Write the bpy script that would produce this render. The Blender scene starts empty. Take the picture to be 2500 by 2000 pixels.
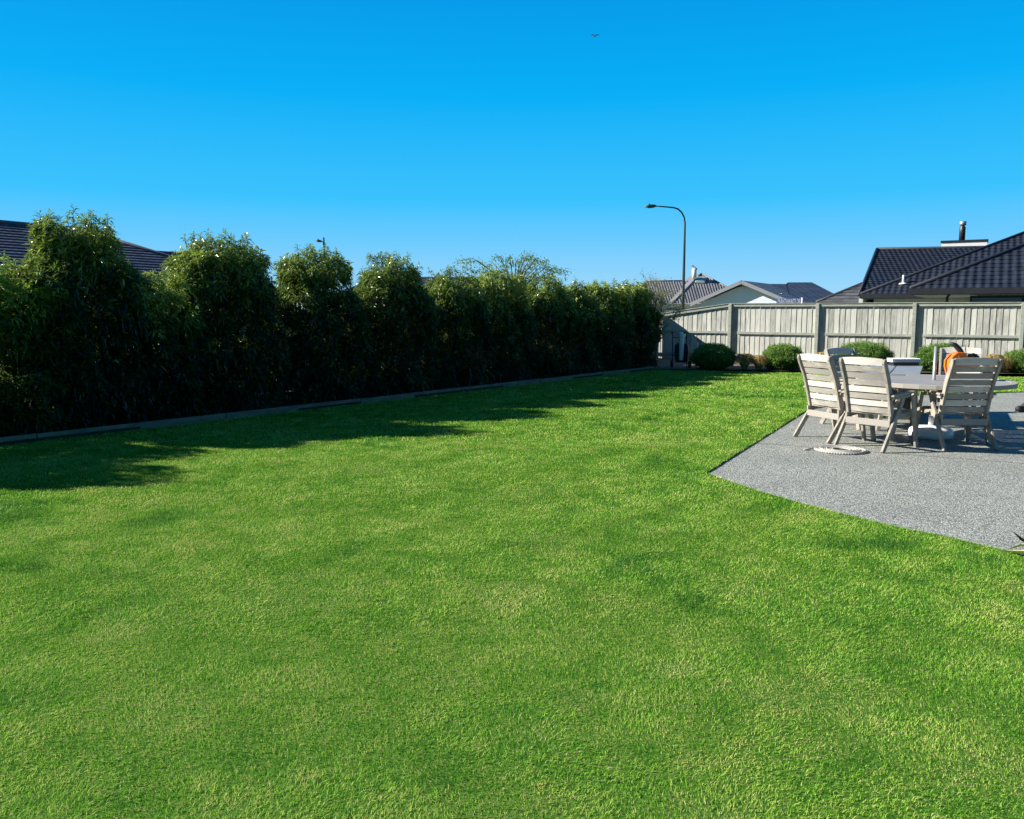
import bpy, math, random
import numpy as np
from mathutils import Vector, Matrix
from mathutils.geometry import tessellate_polygon
random.seed(7)
RNG = np.random.default_rng(7)
S = bpy.context.scene
COL = S.collection
R = math.radians

# ------------------------------------------------------------------ camera
CAM_H = 1.62
PITCH = math.atan(242 / 2000)
cd = bpy.data.cameras.new('camera'); cam = bpy.data.objects.new('camera', cd); COL.objects.link(cam)
cam.location = (0, 0, CAM_H); cam.rotation_euler = (math.pi / 2 - PITCH, 0, 0)
cd.sensor_fit = 'HORIZONTAL'; cd.sensor_width = 36; cd.lens = 28.8; cd.clip_start = .05; cd.clip_end = 3000
S.camera = cam

# ------------------------------------------------------------------ sky + sun
SUN_EL = 29.0
SUN_AZ = -5.0
LDIR = Vector((math.cos(R(SUN_EL)) * math.cos(R(SUN_AZ)), math.cos(R(SUN_EL)) * math.sin(R(SUN_AZ)), -math.sin(R(SUN_EL)))).normalized()   # travel direction of the light
w = bpy.data.worlds.new("World"); S.world = w; w.use_nodes = True
nt = w.node_tree; nt.nodes.clear()
sky = nt.nodes.new('ShaderNodeTexSky'); sky.sky_type = 'NISHITA'; sky.sun_disc = False
sky.sun_elevation = R(SUN_EL); sky.sun_rotation = R(-84); sky.altitude = 0; sky.air_density = 1.0
sky.dust_density = 0.3; sky.ozone_density = 2.5
# the deep saturated blue of the day: clear-sky texture graded by elevation, unseen zenith darkened to cut fill
hs = nt.nodes.new('ShaderNodeHueSaturation'); hs.inputs['Saturation'].default_value = 1.2; hs.inputs['Value'].default_value = .10
tcw = nt.nodes.new('ShaderNodeTexCoord'); spw = nt.nodes.new('ShaderNodeSeparateXYZ'); rw = nt.nodes.new('ShaderNodeValToRGB')
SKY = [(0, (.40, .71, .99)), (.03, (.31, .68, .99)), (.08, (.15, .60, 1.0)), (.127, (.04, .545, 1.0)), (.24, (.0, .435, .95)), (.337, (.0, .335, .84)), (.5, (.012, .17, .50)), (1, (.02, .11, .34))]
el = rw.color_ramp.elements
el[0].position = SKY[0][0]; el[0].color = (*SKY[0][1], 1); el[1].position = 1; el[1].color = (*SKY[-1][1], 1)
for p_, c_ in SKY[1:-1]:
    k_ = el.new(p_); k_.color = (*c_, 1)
mxw = nt.nodes.new('ShaderNodeMix'); mxw.data_type = 'RGBA'; mxw.inputs[0].default_value = .975
bg = nt.nodes.new('ShaderNodeBackground'); bg.inputs[1].default_value = 0.467
wo = nt.nodes.new('ShaderNodeOutputWorld')
nt.links.new(sky.outputs[0], hs.inputs['Color']); nt.links.new(tcw.outputs['Generated'], spw.inputs[0]); nt.links.new(spw.outputs['Z'], rw.inputs[0])
nt.links.new(hs.outputs[0], mxw.inputs[6]); nt.links.new(rw.outputs[0], mxw.inputs[7])
mrw = nt.nodes.new('ShaderNodeMapRange'); mrw.inputs['From Min'].default_value = -.5; mrw.inputs['From Max'].default_value = .35; mrw.inputs['To Min'].default_value = .5; mrw.inputs['To Max'].default_value = 1  # sky behind the camera dimmed to cut fill light
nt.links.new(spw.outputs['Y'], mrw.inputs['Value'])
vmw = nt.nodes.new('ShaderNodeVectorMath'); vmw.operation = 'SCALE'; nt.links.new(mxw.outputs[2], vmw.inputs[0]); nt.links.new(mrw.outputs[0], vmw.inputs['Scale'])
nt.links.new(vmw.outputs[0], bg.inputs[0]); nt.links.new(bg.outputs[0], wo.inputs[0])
sd = bpy.data.lights.new('sun', 'SUN'); sd.energy = 5.0; sd.angle = R(0.53); sd.color = (1.0, .95, .86)
so = bpy.data.objects.new('sun', sd); COL.objects.link(so); so.location = (-20, 0, 30)
so.rotation_euler = LDIR.to_track_quat('-Z', 'Y').to_euler()
S.view_settings.view_transform = 'Standard'; S.view_settings.look = 'None'
S.view_settings.exposure = 1.1; S.view_settings.gamma = 1
S.cycles.use_denoising = True; S.cycles.use_adaptive_sampling = False; S.cycles.sample_clamp_indirect = 3
try:
    S.cycles.denoiser = 'OPENIMAGEDENOISE'; S.cycles.denoising_prefilter = 'ACCURATE'; S.cycles.denoising_input_passes = 'RGB_ALBEDO_NORMAL'
except Exception: pass
S.cycles.max_bounces = 6; S.cycles.diffuse_bounces = 3; S.cycles.transmission_bounces = 4; S.cycles.transparent_max_bounces = 8

# ------------------------------------------------------------------ helpers
CT, ST = math.cos(PITCH), math.sin(PITCH)
def ray(u, v):
    x = (u - 1250) / 2000; y = -(v - 1000) / 2000
    return Vector((x, CT + y * ST, -ST + y * CT))
def G(u, v, z=0.0):
    d = ray(u, v); t = (z - CAM_H) / d.z; return Vector((d.x * t, d.y * t, z))
def D(u, v, Y):
    d = ray(u, v); t = Y / d.y; return Vector((d.x * t, Y, CAM_H + d.z * t))
def tag(o, label=None, cat=None, group=None, kind=None):
    if label: o['label'] = label
    if cat: o['category'] = cat
    if group: o['group'] = group
    if kind: o['kind'] = kind
    return o
def empty(name, loc=(0, 0, 0), rz=0.0, parent=None):
    o = bpy.data.objects.new(name, None); COL.objects.link(o); o.location = loc; o.rotation_euler = (0, 0, rz)
    o.empty_display_size = .1
    if parent: o.parent = parent
    return o
def thing(name, label, cat, loc=(0, 0, 0), rz=0.0, group=None):
    return tag(empty(name, loc, rz), label, cat, group)

class MB:
    """collects polygons (with optional metre UVs) and links them as one mesh"""
    def __init__(s): s.v = []; s.f = []; s.uv = []; s.sm = []
    def add(s, vs, fs, uvs=None, smooth=False):
        b = len(s.v); s.v += [tuple(p) for p in vs]
        for i, f in enumerate(fs):
            s.f.append([b + k for k in f]); s.sm.append(smooth)
            s.uv.append(uvs[i] if uvs else None)
        return s
    def box(s, c, size, rot=None):
        x, y, z = [k / 2 for k in size]; c = Vector(c)
        P = [Vector((a, b, d)) for a in (-x, x) for b in (-y, y) for d in (-z, z)]
        if rot is not None: P = [rot @ p for p in P]
        s.add([c + p for p in P], [(0, 1, 3, 2), (4, 6, 7, 5), (0, 4, 5, 1), (2, 3, 7, 6), (0, 2, 6, 4), (1, 5, 7, 3)]); return s
    def bar(s, a, b, w, t, side=(1, 0, 0)):
        """board from a to b, thickness t along `side`, width w across"""
        a = Vector(a); b = Vector(b); d = (b - a); L = d.length; d.normalize()
        sx = Vector(side); sx = (sx - d * sx.dot(d)).normalized(); n = d.cross(sx)
        M = Matrix((sx, d, n)).transposed()
        return s.box((a + b) / 2, (t, L, w), M)
    def tube(s, pts, rad, n=10, caps=True):
        pts = [Vector(p) for p in pts]; rad = rad if hasattr(rad, '__len__') else [rad] * len(pts)
        up = Vector((0, 0, 1)); V = []; prev = None
        for i, p in enumerate(pts):
            d = (pts[min(i + 1, len(pts) - 1)] - pts[max(i - 1, 0)]).normalized()
            if prev is None:
                x = d.cross(up) if abs(d.dot(up)) < .95 else d.cross(Vector((1, 0, 0)))
            else: x = prev - d * prev.dot(d)
            x.normalize(); prev = x; y = d.cross(x)
            for k in range(n):
                a = 2 * math.pi * k / n; V.append(p + (x * math.cos(a) + y * math.sin(a)) * rad[i])
        F = []
        for i in range(len(pts) - 1):
            for k in range(n):
                F.append((i * n + k, i * n + (k + 1) % n, (i + 1) * n + (k + 1) % n, (i + 1) * n + k))
        if caps: F.append(tuple(range(n))[::-1]); F.append(tuple((len(pts) - 1) * n + k for k in range(n)))
        return s.add(V, F, smooth=True)
    def lathe(s, prof, c=(0, 0, 0), n=24):
        c = Vector(c); V = []
        for r, z in prof:
            for k in range(n):
                a = 2 * math.pi * k / n; V.append(c + Vector((r * math.cos(a), r * math.sin(a), z)))
        F = [(i * n + k, i * n + (k + 1) % n, (i + 1) * n + (k + 1) % n, (i + 1) * n + k) for i in range(len(prof) - 1) for k in range(n)]
        F.append(tuple(range(n))[::-1]); F.append(tuple((len(prof) - 1) * n + k for k in range(n)))
        return s.add(V, F, smooth=True)
    def prism(s, poly, vec, smooth=False):
        """closed polygon (3D points) extruded by vec"""
        poly = [Vector(p) for p in poly]; vec = Vector(vec); n = len(poly)
        tris = tessellate_polygon([poly])
        V = poly + [p + vec for p in poly]
        F = [tuple(t) for t in tris] + [tuple(n + k for k in reversed(t)) for t in tris]
        F += [(i, i + n, (i + 1) % n + n, (i + 1) % n) for i in range(n)]
        return s.add(V, F, smooth=smooth)
    def course_face(s, A, B, C, Dp, pitch=.37, lift=.03):
        """sloping roof plane with eave A-B and ridge Dp-C, laid in overlapping courses"""
        A, B, C, Dp = [Vector(p) for p in (A, B, C, Dp)]
        mid = ((Dp + C) / 2 - (A + B) / 2); h = mid.length; n = max(2, int(round(h / pitch)))
        nr = (B - A).cross(mid).normalized()
        if nr.z < 0: nr = -nr
        ex = (B - A).normalized()
        for i in range(n):
            t0, t1 = i / n, (i + 1) / n
            a = A.lerp(Dp, t0); b = B.lerp(C, t0); c = B.lerp(C, t1); d = A.lerp(Dp, t1)
            al, bl = a + nr * lift, b + nr * lift
            uv = lambda p, q: ((p - A).dot(ex), q)
            s.add([a, b, bl, al, c + nr * .002, d + nr * .002], [(0, 1, 2, 3), (3, 2, 4, 5)],
                  [[uv(a, i), uv(b, i), uv(b, i), uv(a, i)], [uv(a, i), uv(b, i), uv(c, i + 1), uv(d, i + 1)]])
        return s
    def build(s, name, m, parent=None, bevel=0):
        me = bpy.data.meshes.new(name); me.from_pydata(s.v, [], s.f)
        if any(s.uv):
            ul = me.uv_layers.new(name='UVMap'); k = 0
            for i, f in enumerate(s.f):
                for j in range(len(f)):
                    if s.uv[i]: ul.data[k].uv = s.uv[i][j]
                    k += 1
        me.polygons.foreach_set('use_smooth', s.sm); me.update()
        me.materials.append(m)
        o = bpy.data.objects.new(name, me); COL.objects.link(o)
        if parent: o.parent = parent
        if bevel:
            b = o.modifiers.new('bevel', 'BEVEL'); b.width = bevel; b.segments = 2; b.limit_method = 'ANGLE'; b.angle_limit = R(40)
        return o

def np_mesh(name, V, tris, quads, m, parent=None, tint=None, smooth=False):
    me = bpy.data.meshes.new(name); nv = len(V)
    me.vertices.add(nv); me.vertices.foreach_set('co', np.asarray(V, np.float32).ravel())
    nq = len(quads) if quads is not None else 0; ntr = len(tris) if tris is not None else 0
    idx = np.concatenate(([np.asarray(quads).ravel()] if nq else []) + ([np.asarray(tris).ravel()] if ntr else [])).astype(np.int32)
    me.loops.add(len(idx)); me.loops.foreach_set('vertex_index', idx)
    me.polygons.add(nq + ntr)
    st = np.concatenate([np.arange(nq) * 4, nq * 4 + np.arange(ntr) * 3]).astype(np.int32)
    me.polygons.foreach_set('loop_start', st)
    me.update(calc_edges=True)
    me.polygons.foreach_set('use_smooth', np.full(nq + ntr, bool(smooth)))
    if tint is not None:
        a = me.attributes.new('tint', 'FLOAT', 'POINT'); a.data.foreach_set('value', np.asarray(tint, np.float32))
    me.materials.append(m)
    o = bpy.data.objects.new(name, me); COL.objects.link(o)
    if parent: o.parent = parent
    return o

def unit(a): return a / np.maximum(np.linalg.norm(a, axis=-1, keepdims=True), 1e-9)
def leaves(name, base, dirs, length, width, m, parent=None, tint=None, droop=.25, fold=.25):
    """one mesh of folded, drooping pointed leaves"""
    n = len(base); up = np.tile([0, 0, 1.], (n, 1)) + RNG.normal(0, .35, (n, 3))
    d = unit(dirs); side = unit(np.cross(d, up)); nr = np.cross(side, d)
    L = np.asarray(length).reshape(-1, 1) * np.ones((n, 1)); W = np.asarray(width).reshape(-1, 1) * np.ones((n, 1))
    mid = base + d * L * .45
    tip = base + d * L - np.array([0, 0, 1.]) * L * droop
    V = np.stack([base, mid - side * W / 2 + nr * W * fold, mid + side * W / 2 + nr * W * fold, mid, tip], 1).reshape(-1, 3)
    o = (np.arange(n) * 5)[:, None]
    T = np.concatenate([o + [0, 2, 3], o + [0, 3, 1], o + [3, 2, 4], o + [3, 4, 1]], 0)
    tn = np.repeat(tint, 5) if tint is not None else None
    return np_mesh(name, V, T, None, m, parent, tn)

def vnoise(x, y, cell, seed):
    r = np.random.default_rng(seed); g = r.random((256, 256))
    X = x / cell + 1000; Y = y / cell + 1000; i = np.floor(X).astype(int); j = np.floor(Y).astype(int)
    fx = X - i; fy = Y - j; fx = fx * fx * (3 - 2 * fx); fy = fy * fy * (3 - 2 * fy)
    a = g[i % 256, j % 256]; b = g[(i + 1) % 256, j % 256]; c = g[i % 256, (j + 1) % 256]; d = g[(i + 1) % 256, (j + 1) % 256]
    return (a * (1 - fx) + b * fx) * (1 - fy) + (c * (1 - fx) + d * fx) * fy
def inpoly(x, y, poly):
    ins = np.zeros(len(x), bool); n = len(poly)
    for i in range(n):
        x1, y1 = poly[i][:2]; x2, y2 = poly[(i + 1) % n][:2]
        c = ((y1 > y) != (y2 > y)) & (x < (x2 - x1) * (y - y1) / (y2 - y1 + 1e-12) + x1)
        ins ^= c
    return ins

# ------------------------------------------------------------------ materials
def rgb(*c): return (*c, 1)
def mat(name, c1, c2=None, rough=.7, scale=8, stretch=(1, 1, 1), bump=0, bscale=None, metal=0, spec=.5, attr=0, c3=None, detail=6, uvmap=False):
    m = bpy.data.materials.new(name); m.use_nodes = True; t = m.node_tree; N = t.nodes; Lk = t.links
    b = N['Principled BSDF']; b.inputs['Roughness'].default_value = rough; b.inputs['Metallic'].default_value = metal
    b.inputs['Specular IOR Level'].default_value = spec
    tc = N.new('ShaderNodeTexCoord'); mp = N.new('ShaderNodeMapping'); mp.inputs['Scale'].default_value = stretch
    Lk.new(tc.outputs['Object'], mp.inputs[0])
    if c2:
        no = N.new('ShaderNodeTexNoise'); no.inputs['Scale'].default_value = scale; no.inputs['Detail'].default_value = detail
        no.inputs['Roughness'].default_value = .65
        Lk.new(mp.outputs[0], no.inputs[0])
        rp = N.new('ShaderNodeValToRGB'); rp.color_ramp.elements[0].position = .3; rp.color_ramp.elements[1].position = .7
        rp.color_ramp.elements[0].color = rgb(*c1); rp.color_ramp.elements[1].color = rgb(*c2)
        src = no.outputs['Fac']
        if attr:
            at = N.new('ShaderNodeAttribute'); at.attribute_name = 'tint'
            mt = N.new('ShaderNodeMath'); mt.operation = 'MULTIPLY_ADD'; Lk.new(at.outputs['Fac'], mt.inputs[0]); mt.inputs[1].default_value = attr
            Lk.new(no.outputs['Fac'], mt.inputs[2]); sb = N.new('ShaderNodeMath'); sb.operation = 'SUBTRACT'
            Lk.new(mt.outputs[0], sb.inputs[0]); sb.inputs[1].default_value = attr / 2; src = sb.outputs[0]
        if c3:
            e = rp.color_ramp.elements.new(.5); e.color = rgb(*c3)
        Lk.new(src, rp.inputs[0]); Lk.new(rp.outputs[0], b.inputs['Base Color'])
        col = rp.outputs[0]
    else:
        b.inputs['Base Color'].default_value = rgb(*c1)
    if bump:
        n2 = N.new('ShaderNodeTexNoise'); n2.inputs['Scale'].default_value = bscale or scale * 3; n2.inputs['Detail'].default_value = 4
        Lk.new(mp.outputs[0], n2.inputs[0])
        bm = N.new('ShaderNodeBump'); bm.inputs['Strength'].default_value = bump; bm.inputs['Distance'].default_value = .01
        Lk.new(n2.outputs['Fac'], bm.inputs['Height']); Lk.new(bm.outputs[0], b.inputs['Normal'])
    return m
def leafmat(name, stops, rough=.4, trans=.3, tcol=(.35, .5, .05), spec=.5):
    """leaf colour from the per-leaf tint attribute"""
    m = bpy.data.materials.new(name); m.use_nodes = True; t = m.node_tree; N = t.nodes; Lk = t.links
    b = N['Principled BSDF']; b.inputs['Roughness'].default_value = rough; b.inputs['Specular IOR Level'].default_value = spec
    at = N.new('ShaderNodeAttribute'); at.attribute_name = 'tint'
    rp = N.new('ShaderNodeValToRGB'); e = rp.color_ramp.elements
    e[0].position, e[0].color = stops[0][0], rgb(*stops[0][1]); e[1].position, e[1].color = stops[-1][0], rgb(*stops[-1][1])
    for p, c in stops[1:-1]:
        k = e.new(p); k.color = rgb(*c)
    Lk.new(at.outputs['Fac'], rp.inputs[0]); Lk.new(rp.outputs[0], b.inputs['Base Color'])
    tr = N.new('ShaderNodeBsdfTranslucent'); mx = N.new('ShaderNodeMixShader'); mx.inputs[0].default_value = trans
    mc = N.new('ShaderNodeMix'); mc.data_type = 'RGBA'; mc.inputs[0].default_value = .5
    Lk.new(rp.outputs[0], mc.inputs[6]); mc.inputs[7].default_value = rgb(*tcol); Lk.new(mc.outputs[2], tr.inputs[0])
    Lk.new(b.outputs[0], mx.inputs[1]); Lk.new(tr.outputs[0], mx.inputs[2]); Lk.new(mx.outputs[0], N['Material Output'].inputs[0])
    return m
def roofmat(name, c1, c2, wave=.3, bump=.6, dist=.03, rough=.55, seam=False):
    """roof covering: colour varies a little tile by tile, rolled profile across the slope (UV in metres / courses)"""
    m = mat(name, c1, c2, rough=rough, scale=3, spec=.25); t = m.node_tree; N = t.nodes; Lk = t.links; b = N['Principled BSDF']
    uv = N.new('ShaderNodeTexCoord'); sp = N.new('ShaderNodeSeparateXYZ'); Lk.new(uv.outputs['UV'], sp.inputs[0])
    mu = N.new('ShaderNodeMath'); mu.operation = 'MULTIPLY'; mu.inputs[1].default_value = 2 * math.pi / wave; Lk.new(sp.outputs[0], mu.inputs[0])
    sn = N.new('ShaderNodeMath'); sn.operation = 'SINE'; Lk.new(mu.outputs[0], sn.inputs[0])
    bm = N.new('ShaderNodeBump'); bm.inputs['Strength'].default_value = bump; bm.inputs['Distance'].default_value = dist
    Lk.new(sn.outputs[0], bm.inputs['Height']); Lk.new(bm.outputs[0], b.inputs['Normal'])
    fl = N.new('ShaderNodeVectorMath'); fl.operation = 'SNAP'; Lk.new(uv.outputs['UV'], fl.inputs[0]); fl.inputs[1].default_value = (wave, 1, 1)
    wn = N.new('ShaderNodeTexWhiteNoise'); Lk.new(fl.outputs[0], wn.inputs['Vector'])
    mx = N.new('ShaderNodeMix'); mx.data_type = 'RGBA'; mx.blend_type = 'MULTIPLY'; mx.inputs[0].default_value = .35
    rp = [n for n in N if n.type == 'VALTORGB'][0]; Lk.new(rp.outputs[0], mx.inputs[6]); Lk.new(wn.outputs['Value'], mx.inputs[7]); Lk.new(mx.outputs[2], b.inputs['Base Color'])
    return m

M = {}
M['paling'] = mat('weathered paling timber', (.27, .27, .235), (.54, .54, .475), rough=.85, scale=3, stretch=(7, 7, .9), bump=.15, bscale=9, attr=.30, c3=(.435, .435, .385))
M['rail'] = mat('weathered rail timber', (.22, .24, .20), (.40, .42, .36), rough=.85, scale=3, stretch=(1.5, 1.5, 9), bump=.4, bscale=8)
M['teak'] = mat('weathered silver teak', (.31, .285, .25), (.60, .565, .50), rough=.7, scale=5, stretch=(1.2, 6, 6), bump=.12, bscale=16, c3=(.47, .44, .39), attr=.6)
M['teakd'] = mat('weathered teak edge', (.21, .185, .15), (.40, .36, .30), rough=.75, scale=6, stretch=(3, 3, 1.5), bump=.15, bscale=18)
M['table'] = mat('silvered table slats', (.13, .13, .13), (.36, .36, .34), rough=.7, scale=1.3, stretch=(.6, 9, 1), bump=.2)
M['whiteplastic'] = mat('white plastic', (.78, .78, .76), (.70, .70, .68), rough=.35, scale=4)
M['blackplastic'] = mat('black plastic', (.012, .012, .014), (.03, .03, .032), rough=.35, scale=20)
M['blackrubber'] = mat('black rubber', (.012, .012, .013), (.022, .022, .022), rough=.7, scale=20, bump=.3)
M['greymetal'] = mat('galvanised metal', (.38, .39, .40), (.50, .51, .52), rough=.35, scale=6, metal=.6)
M['polesteel'] = mat('painted grey lamp steel', (.012, .028, .034), (.025, .05, .055), rough=.5, scale=3)
M['orange'] = mat('orange plastic', (.82, .15, .008), (.90, .20, .012), rough=.35, scale=6)
M['navy'] = mat('navy painted steel', (.006, .010, .045), (.010, .016, .06), rough=.5, scale=8)
M['soil'] = mat('garden soil', (.02, .014, .01), (.055, .042, .028), rough=.95, scale=9, bump=1, bscale=30)
M['kerb'] = mat('weathered edging timber', (.12, .10, .07), (.26, .22, .15), rough=.9, scale=4, stretch=(1, 1, 4), bump=.6, bscale=25)
M['ground'] = mat('rough ground', (.05, .08, .02), (.10, .12, .05), rough=1, scale=.6, bump=.5)
M['road'] = mat('asphalt', (.045, .045, .047), (.07, .07, .07), rough=.9, scale=20, bump=.4)
M['wallwhite'] = mat('white painted wall', (.62, .63, .62), (.70, .71, .70), rough=.7, scale=2)
M['wallblue'] = mat('pale blue grey weatherboard', (.66, .72, .78), (.72, .78, .83), rough=.65, scale=2)
M['wallgreen'] = mat('pale sage wall', (.42, .46, .42), (.50, .53, .48), rough=.75, scale=2)
M['fascia'] = mat('charcoal fascia', (.012, .013, .017), (.022, .023, .028), rough=.45, scale=3)
M['glass'] = mat('dark window glass', (.02, .025, .03), (.035, .04, .045), rough=.08, scale=2, spec=.8)
M['tile_dark'] = roofmat('charcoal pressed metal tiles', (.015, .019, .031), (.028, .034, .050), wave=.28, bump=.7, dist=.03)
M['tile_left'] = roofmat('slate grey tiles', (.060, .068, .105), (.11, .115, .155), wave=.33, bump=.5, dist=.02, rough=.6)
M['corrugate'] = roofmat('grey corrugated steel', (.16, .16, .17), (.21, .21, .22), wave=.26, bump=.8, dist=.03, rough=.5)
M['roof_navy'] = roofmat('dark blue grey long run roof', (.030, .040, .065), (.042, .052, .08), wave=.5, bump=.4, dist=.02)
M['roof_slat'] = roofmat('grey tiled roof', (.07, .075, .085), (.10, .105, .12), wave=.8, bump=.3, dist=.02)
M['signblue'] = mat('blue sign face', (.01, .06, .42), (.015, .08, .48), rough=.4, scale=5)
M['signwhite'] = mat('white sign lettering', (.8, .8, .8), (.85, .85, .85), rough=.5, scale=5)
M['bark'] = mat('brown bark', (.05, .035, .022), (.12, .09, .06), rough=.9, scale=12, stretch=(1, 1, .3), bump=.8)
M['rope'] = mat('white rope', (.28, .27, .24), (.52, .50, .45), rough=.8, scale=40, bump=.8, bscale=120)
M['brown'] = mat('brown worn leather', (.09, .045, .025), (.16, .09, .05), rough=.6, scale=12)
M['darkcover'] = mat('grey green cover cloth', (.055, .065, .055), (.09, .10, .085), rough=.85, scale=5, bump=.4)
M['slab'] = mat('blue grey slab', (.17, .19, .21), (.27, .29, .31), rough=.6, scale=7, bump=.3)
M['gull'] = mat('pale feathers', (.03, .18, .35), (.05, .24, .42), rough=.7, scale=9)

M['laurel'] = leafmat('laurel leaf', [(0, (.004, .011, .005)), (.35, (.011, .030, .010)), (.6, (.095, .175, .036)), (1, (.42, .49, .12))], rough=.28, trans=.24, spec=.6)  # dark end paints the shaded base, pale end the sunlit tips
M['lime'] = leafmat('bright shrub leaf', [(0, (.008, .022, .006)), (.4, (.03, .085, .015)), (1, (.20, .36, .06))], rough=.4, trans=.35)
M['box'] = leafmat('clipped shrub leaf', [(0, (.03, .08, .015)), (.5, (.085, .19, .03)), (1, (.20, .34, .06))], rough=.5, trans=.25)
M['wispy'] = leafmat('grey olive leaf', [(0, (.14, .15, .07)), (.5, (.26, .26, .13)), (1, (.42, .38, .24))], rough=.6, trans=.3)
M['tree'] = leafmat('fresh tree leaf', [(0, (.05, .12, .03)), (.5, (.09, .18, .05)), (1, (.18, .27, .10))], rough=.45, trans=.35)
M['sedge'] = leafmat('golden brown sedge', [(0, (.20, .14, .04)), (.5, (.42, .29, .09)), (1, (.60, .48, .20))], rough=.6, trans=.3, tcol=(.4, .28, .05))
M['strap'] = leafmat('strappy leaf', [(0, (.015, .035, .01)), (.5, (.20, .26, .06)), (1, (.55, .55, .22))], rough=.4, trans=.2)

def grassmat():
    m = bpy.data.materials.new('lawn grass blades'); m.use_nodes = True; t = m.node_tree; N = t.nodes; Lk = t.links
    b = N['Principled BSDF']; b.inputs['Roughness'].default_value = .5; b.inputs['Specular IOR Level'].default_value = .15
    at = N.new('ShaderNodeAttribute'); at.attribute_name = 'tint'
    rp = N.new('ShaderNodeValToRGB'); e = rp.color_ramp.elements
    e[0].position = 0; e[0].color = rgb(.045, .175, .022); e[1].position = 1; e[1].color = rgb(.60, .52, .26)
    for p, c in ((.22, (.12, .32, .026)), (.48, (.235, .46, .040)), (.72, (.41, .58, .09)), (.86, (.56, .57, .18))):
        k = e.new(p); k.color = rgb(*c)
    Lk.new(at.outputs['Fac'], rp.inputs[0]); Lk.new(rp.outputs[0], b.inputs['Base Color'])
    tr = N.new('ShaderNodeBsdfTranslucent'); mx = N.new('ShaderNodeMixShader'); mx.inputs[0].default_value = .3
    Lk.new(rp.outputs[0], tr.inputs[0]); Lk.new(b.outputs[0], mx.inputs[1]); Lk.new(tr.outputs[0], mx.inputs[2]); Lk.new(mx.outputs[0], N['Material Output'].inputs[0])
    return m
M['grass'] = grassmat()
M['thatch'] = mat('lawn thatch', (.03, .10, .012), (.12, .16, .04), rough=1, scale=18, bump=.8, bscale=60, spec=0, c3=(.055, .14, .018))
def aggregate():
    m = bpy.data.materials.new('exposed aggregate concrete'); m.use_nodes = True; t = m.node_tree; N = t.nodes; Lk = t.links
    b = N['Principled BSDF']; b.inputs['Roughness'].default_value = .85
    tc = N.new('ShaderNodeTexCoord'); vo = N.new('ShaderNodeTexVoronoi'); vo.inputs['Scale'].default_value = 95
    Lk.new(tc.outputs['Object'], vo.inputs[0])
    sp = N.new('ShaderNodeSeparateColor'); Lk.new(vo.outputs['Color'], sp.inputs[0])
    rp = N.new('ShaderNodeValToRGB'); e = rp.color_ramp.elements
    e[0].position = 0; e[0].color = rgb(.085, .095, .085); e[1].position = 1; e[1].color = rgb(.50, .505, .44)
    k = e.new(.5); k.color = rgb(.26, .27, .24)
    Lk.new(sp.outputs[0], rp.inputs[0])
    no = N.new('ShaderNodeTexNoise'); no.inputs['Scale'].default_value = 1.3; no.inputs['Detail'].default_value = 5; Lk.new(tc.outputs['Object'], no.inputs[0])
    r2 = N.new('ShaderNodeValToRGB'); r2.color_ramp.elements[0].color = rgb(.80, .80, .80); r2.color_ramp.elements[0].position = .3; r2.color_ramp.elements[1].position = .7
    Lk.new(no.outputs['Fac'], r2.inputs[0])
    mx = N.new('ShaderNodeMix'); mx.data_type = 'RGBA'; mx.blend_type = 'MULTIPLY'; mx.inputs[0].default_value = 1
    Lk.new(rp.outputs[0], mx.inputs[6]); Lk.new(r2.outputs[0], mx.inputs[7]); Lk.new(mx.outputs[2], b.inputs['Base Color'])
    bm = N.new('ShaderNodeBump'); bm.inputs['Strength'].default_value = .9; bm.inputs['Distance'].default_value = .006; bm.invert = True
    Lk.new(vo.outputs['Distance'], bm.inputs['Height']); Lk.new(bm.outputs[0], b.inputs['Normal'])
    return m
M['aggregate'] = aggregate()

# ------------------------------------------------------------------ layout lines
FA, FB = G(1780, 883), G(2487, 905)                   # two fence posts of the back fence
fdir = (FB - FA); BAY = fdir.length / 3; fdir.normalize(); fnrm = Vector((fdir.y, -fdir.x, 0))   # toward the camera
if fnrm.y > 0: fnrm = -fnrm
HK0, HK1 = G(0, 1092), G(1500, 916)                   # foot of the edging along the hedge
hdir = (HK1 - HK0).normalized(); hback = Vector((-hdir.y, hdir.x, 0))
def on_line(u, P, d):
    k = (u - 1250) / 2000 / CT                          # x/y on the horizon row (close enough for mid heights)
    k = ray(u, 758).x / ray(u, 758).y
    t = (k * P.y - P.x) / (d.x - k * d.y); return t
def height_at(u, v, P):
    return D(u, v, P.y).z

# ------------------------------------------------------------------ ground, patio, lawn, beds
g = MB(); g.add([(-600, -60, -.04), (600, -60, -.04), (600, 900, -.04), (-600, 900, -.04)], [(0, 1, 2, 3)])
tag(g.build('ground', M['ground']), kind='structure')
pc = G(1723, 1158); pl = (G(1975, 1000) - pc).normalized()
q1, q2 = G(2432, 960), G(2500, 958); qd = (q2 - q1).normalized()
t_ = ((q1.x - pc.x) * qd.y - (q1.y - pc.y) * qd.x) / (pl.x * qd.y - pl.y * qd.x)
pfar = pc + pl * t_
front = [pc, G(1850, 1202), G(1971, 1237), G(2100, 1269), G(2203, 1294), G(2300, 1312), G(2422, 1342), G(2500, 1360), Vector((5.5, 3.6, 0)), Vector((9, 1.8, 0))]
patio = front + [Vector((26, 6, 0)), q2 + qd * 9, pfar]
pm = MB(); pm.prism([(p.x, p.y, -.1) for p in patio], (0, 0, .1))
tag(pm.build('patio', M['aggregate']), kind='structure')
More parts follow.
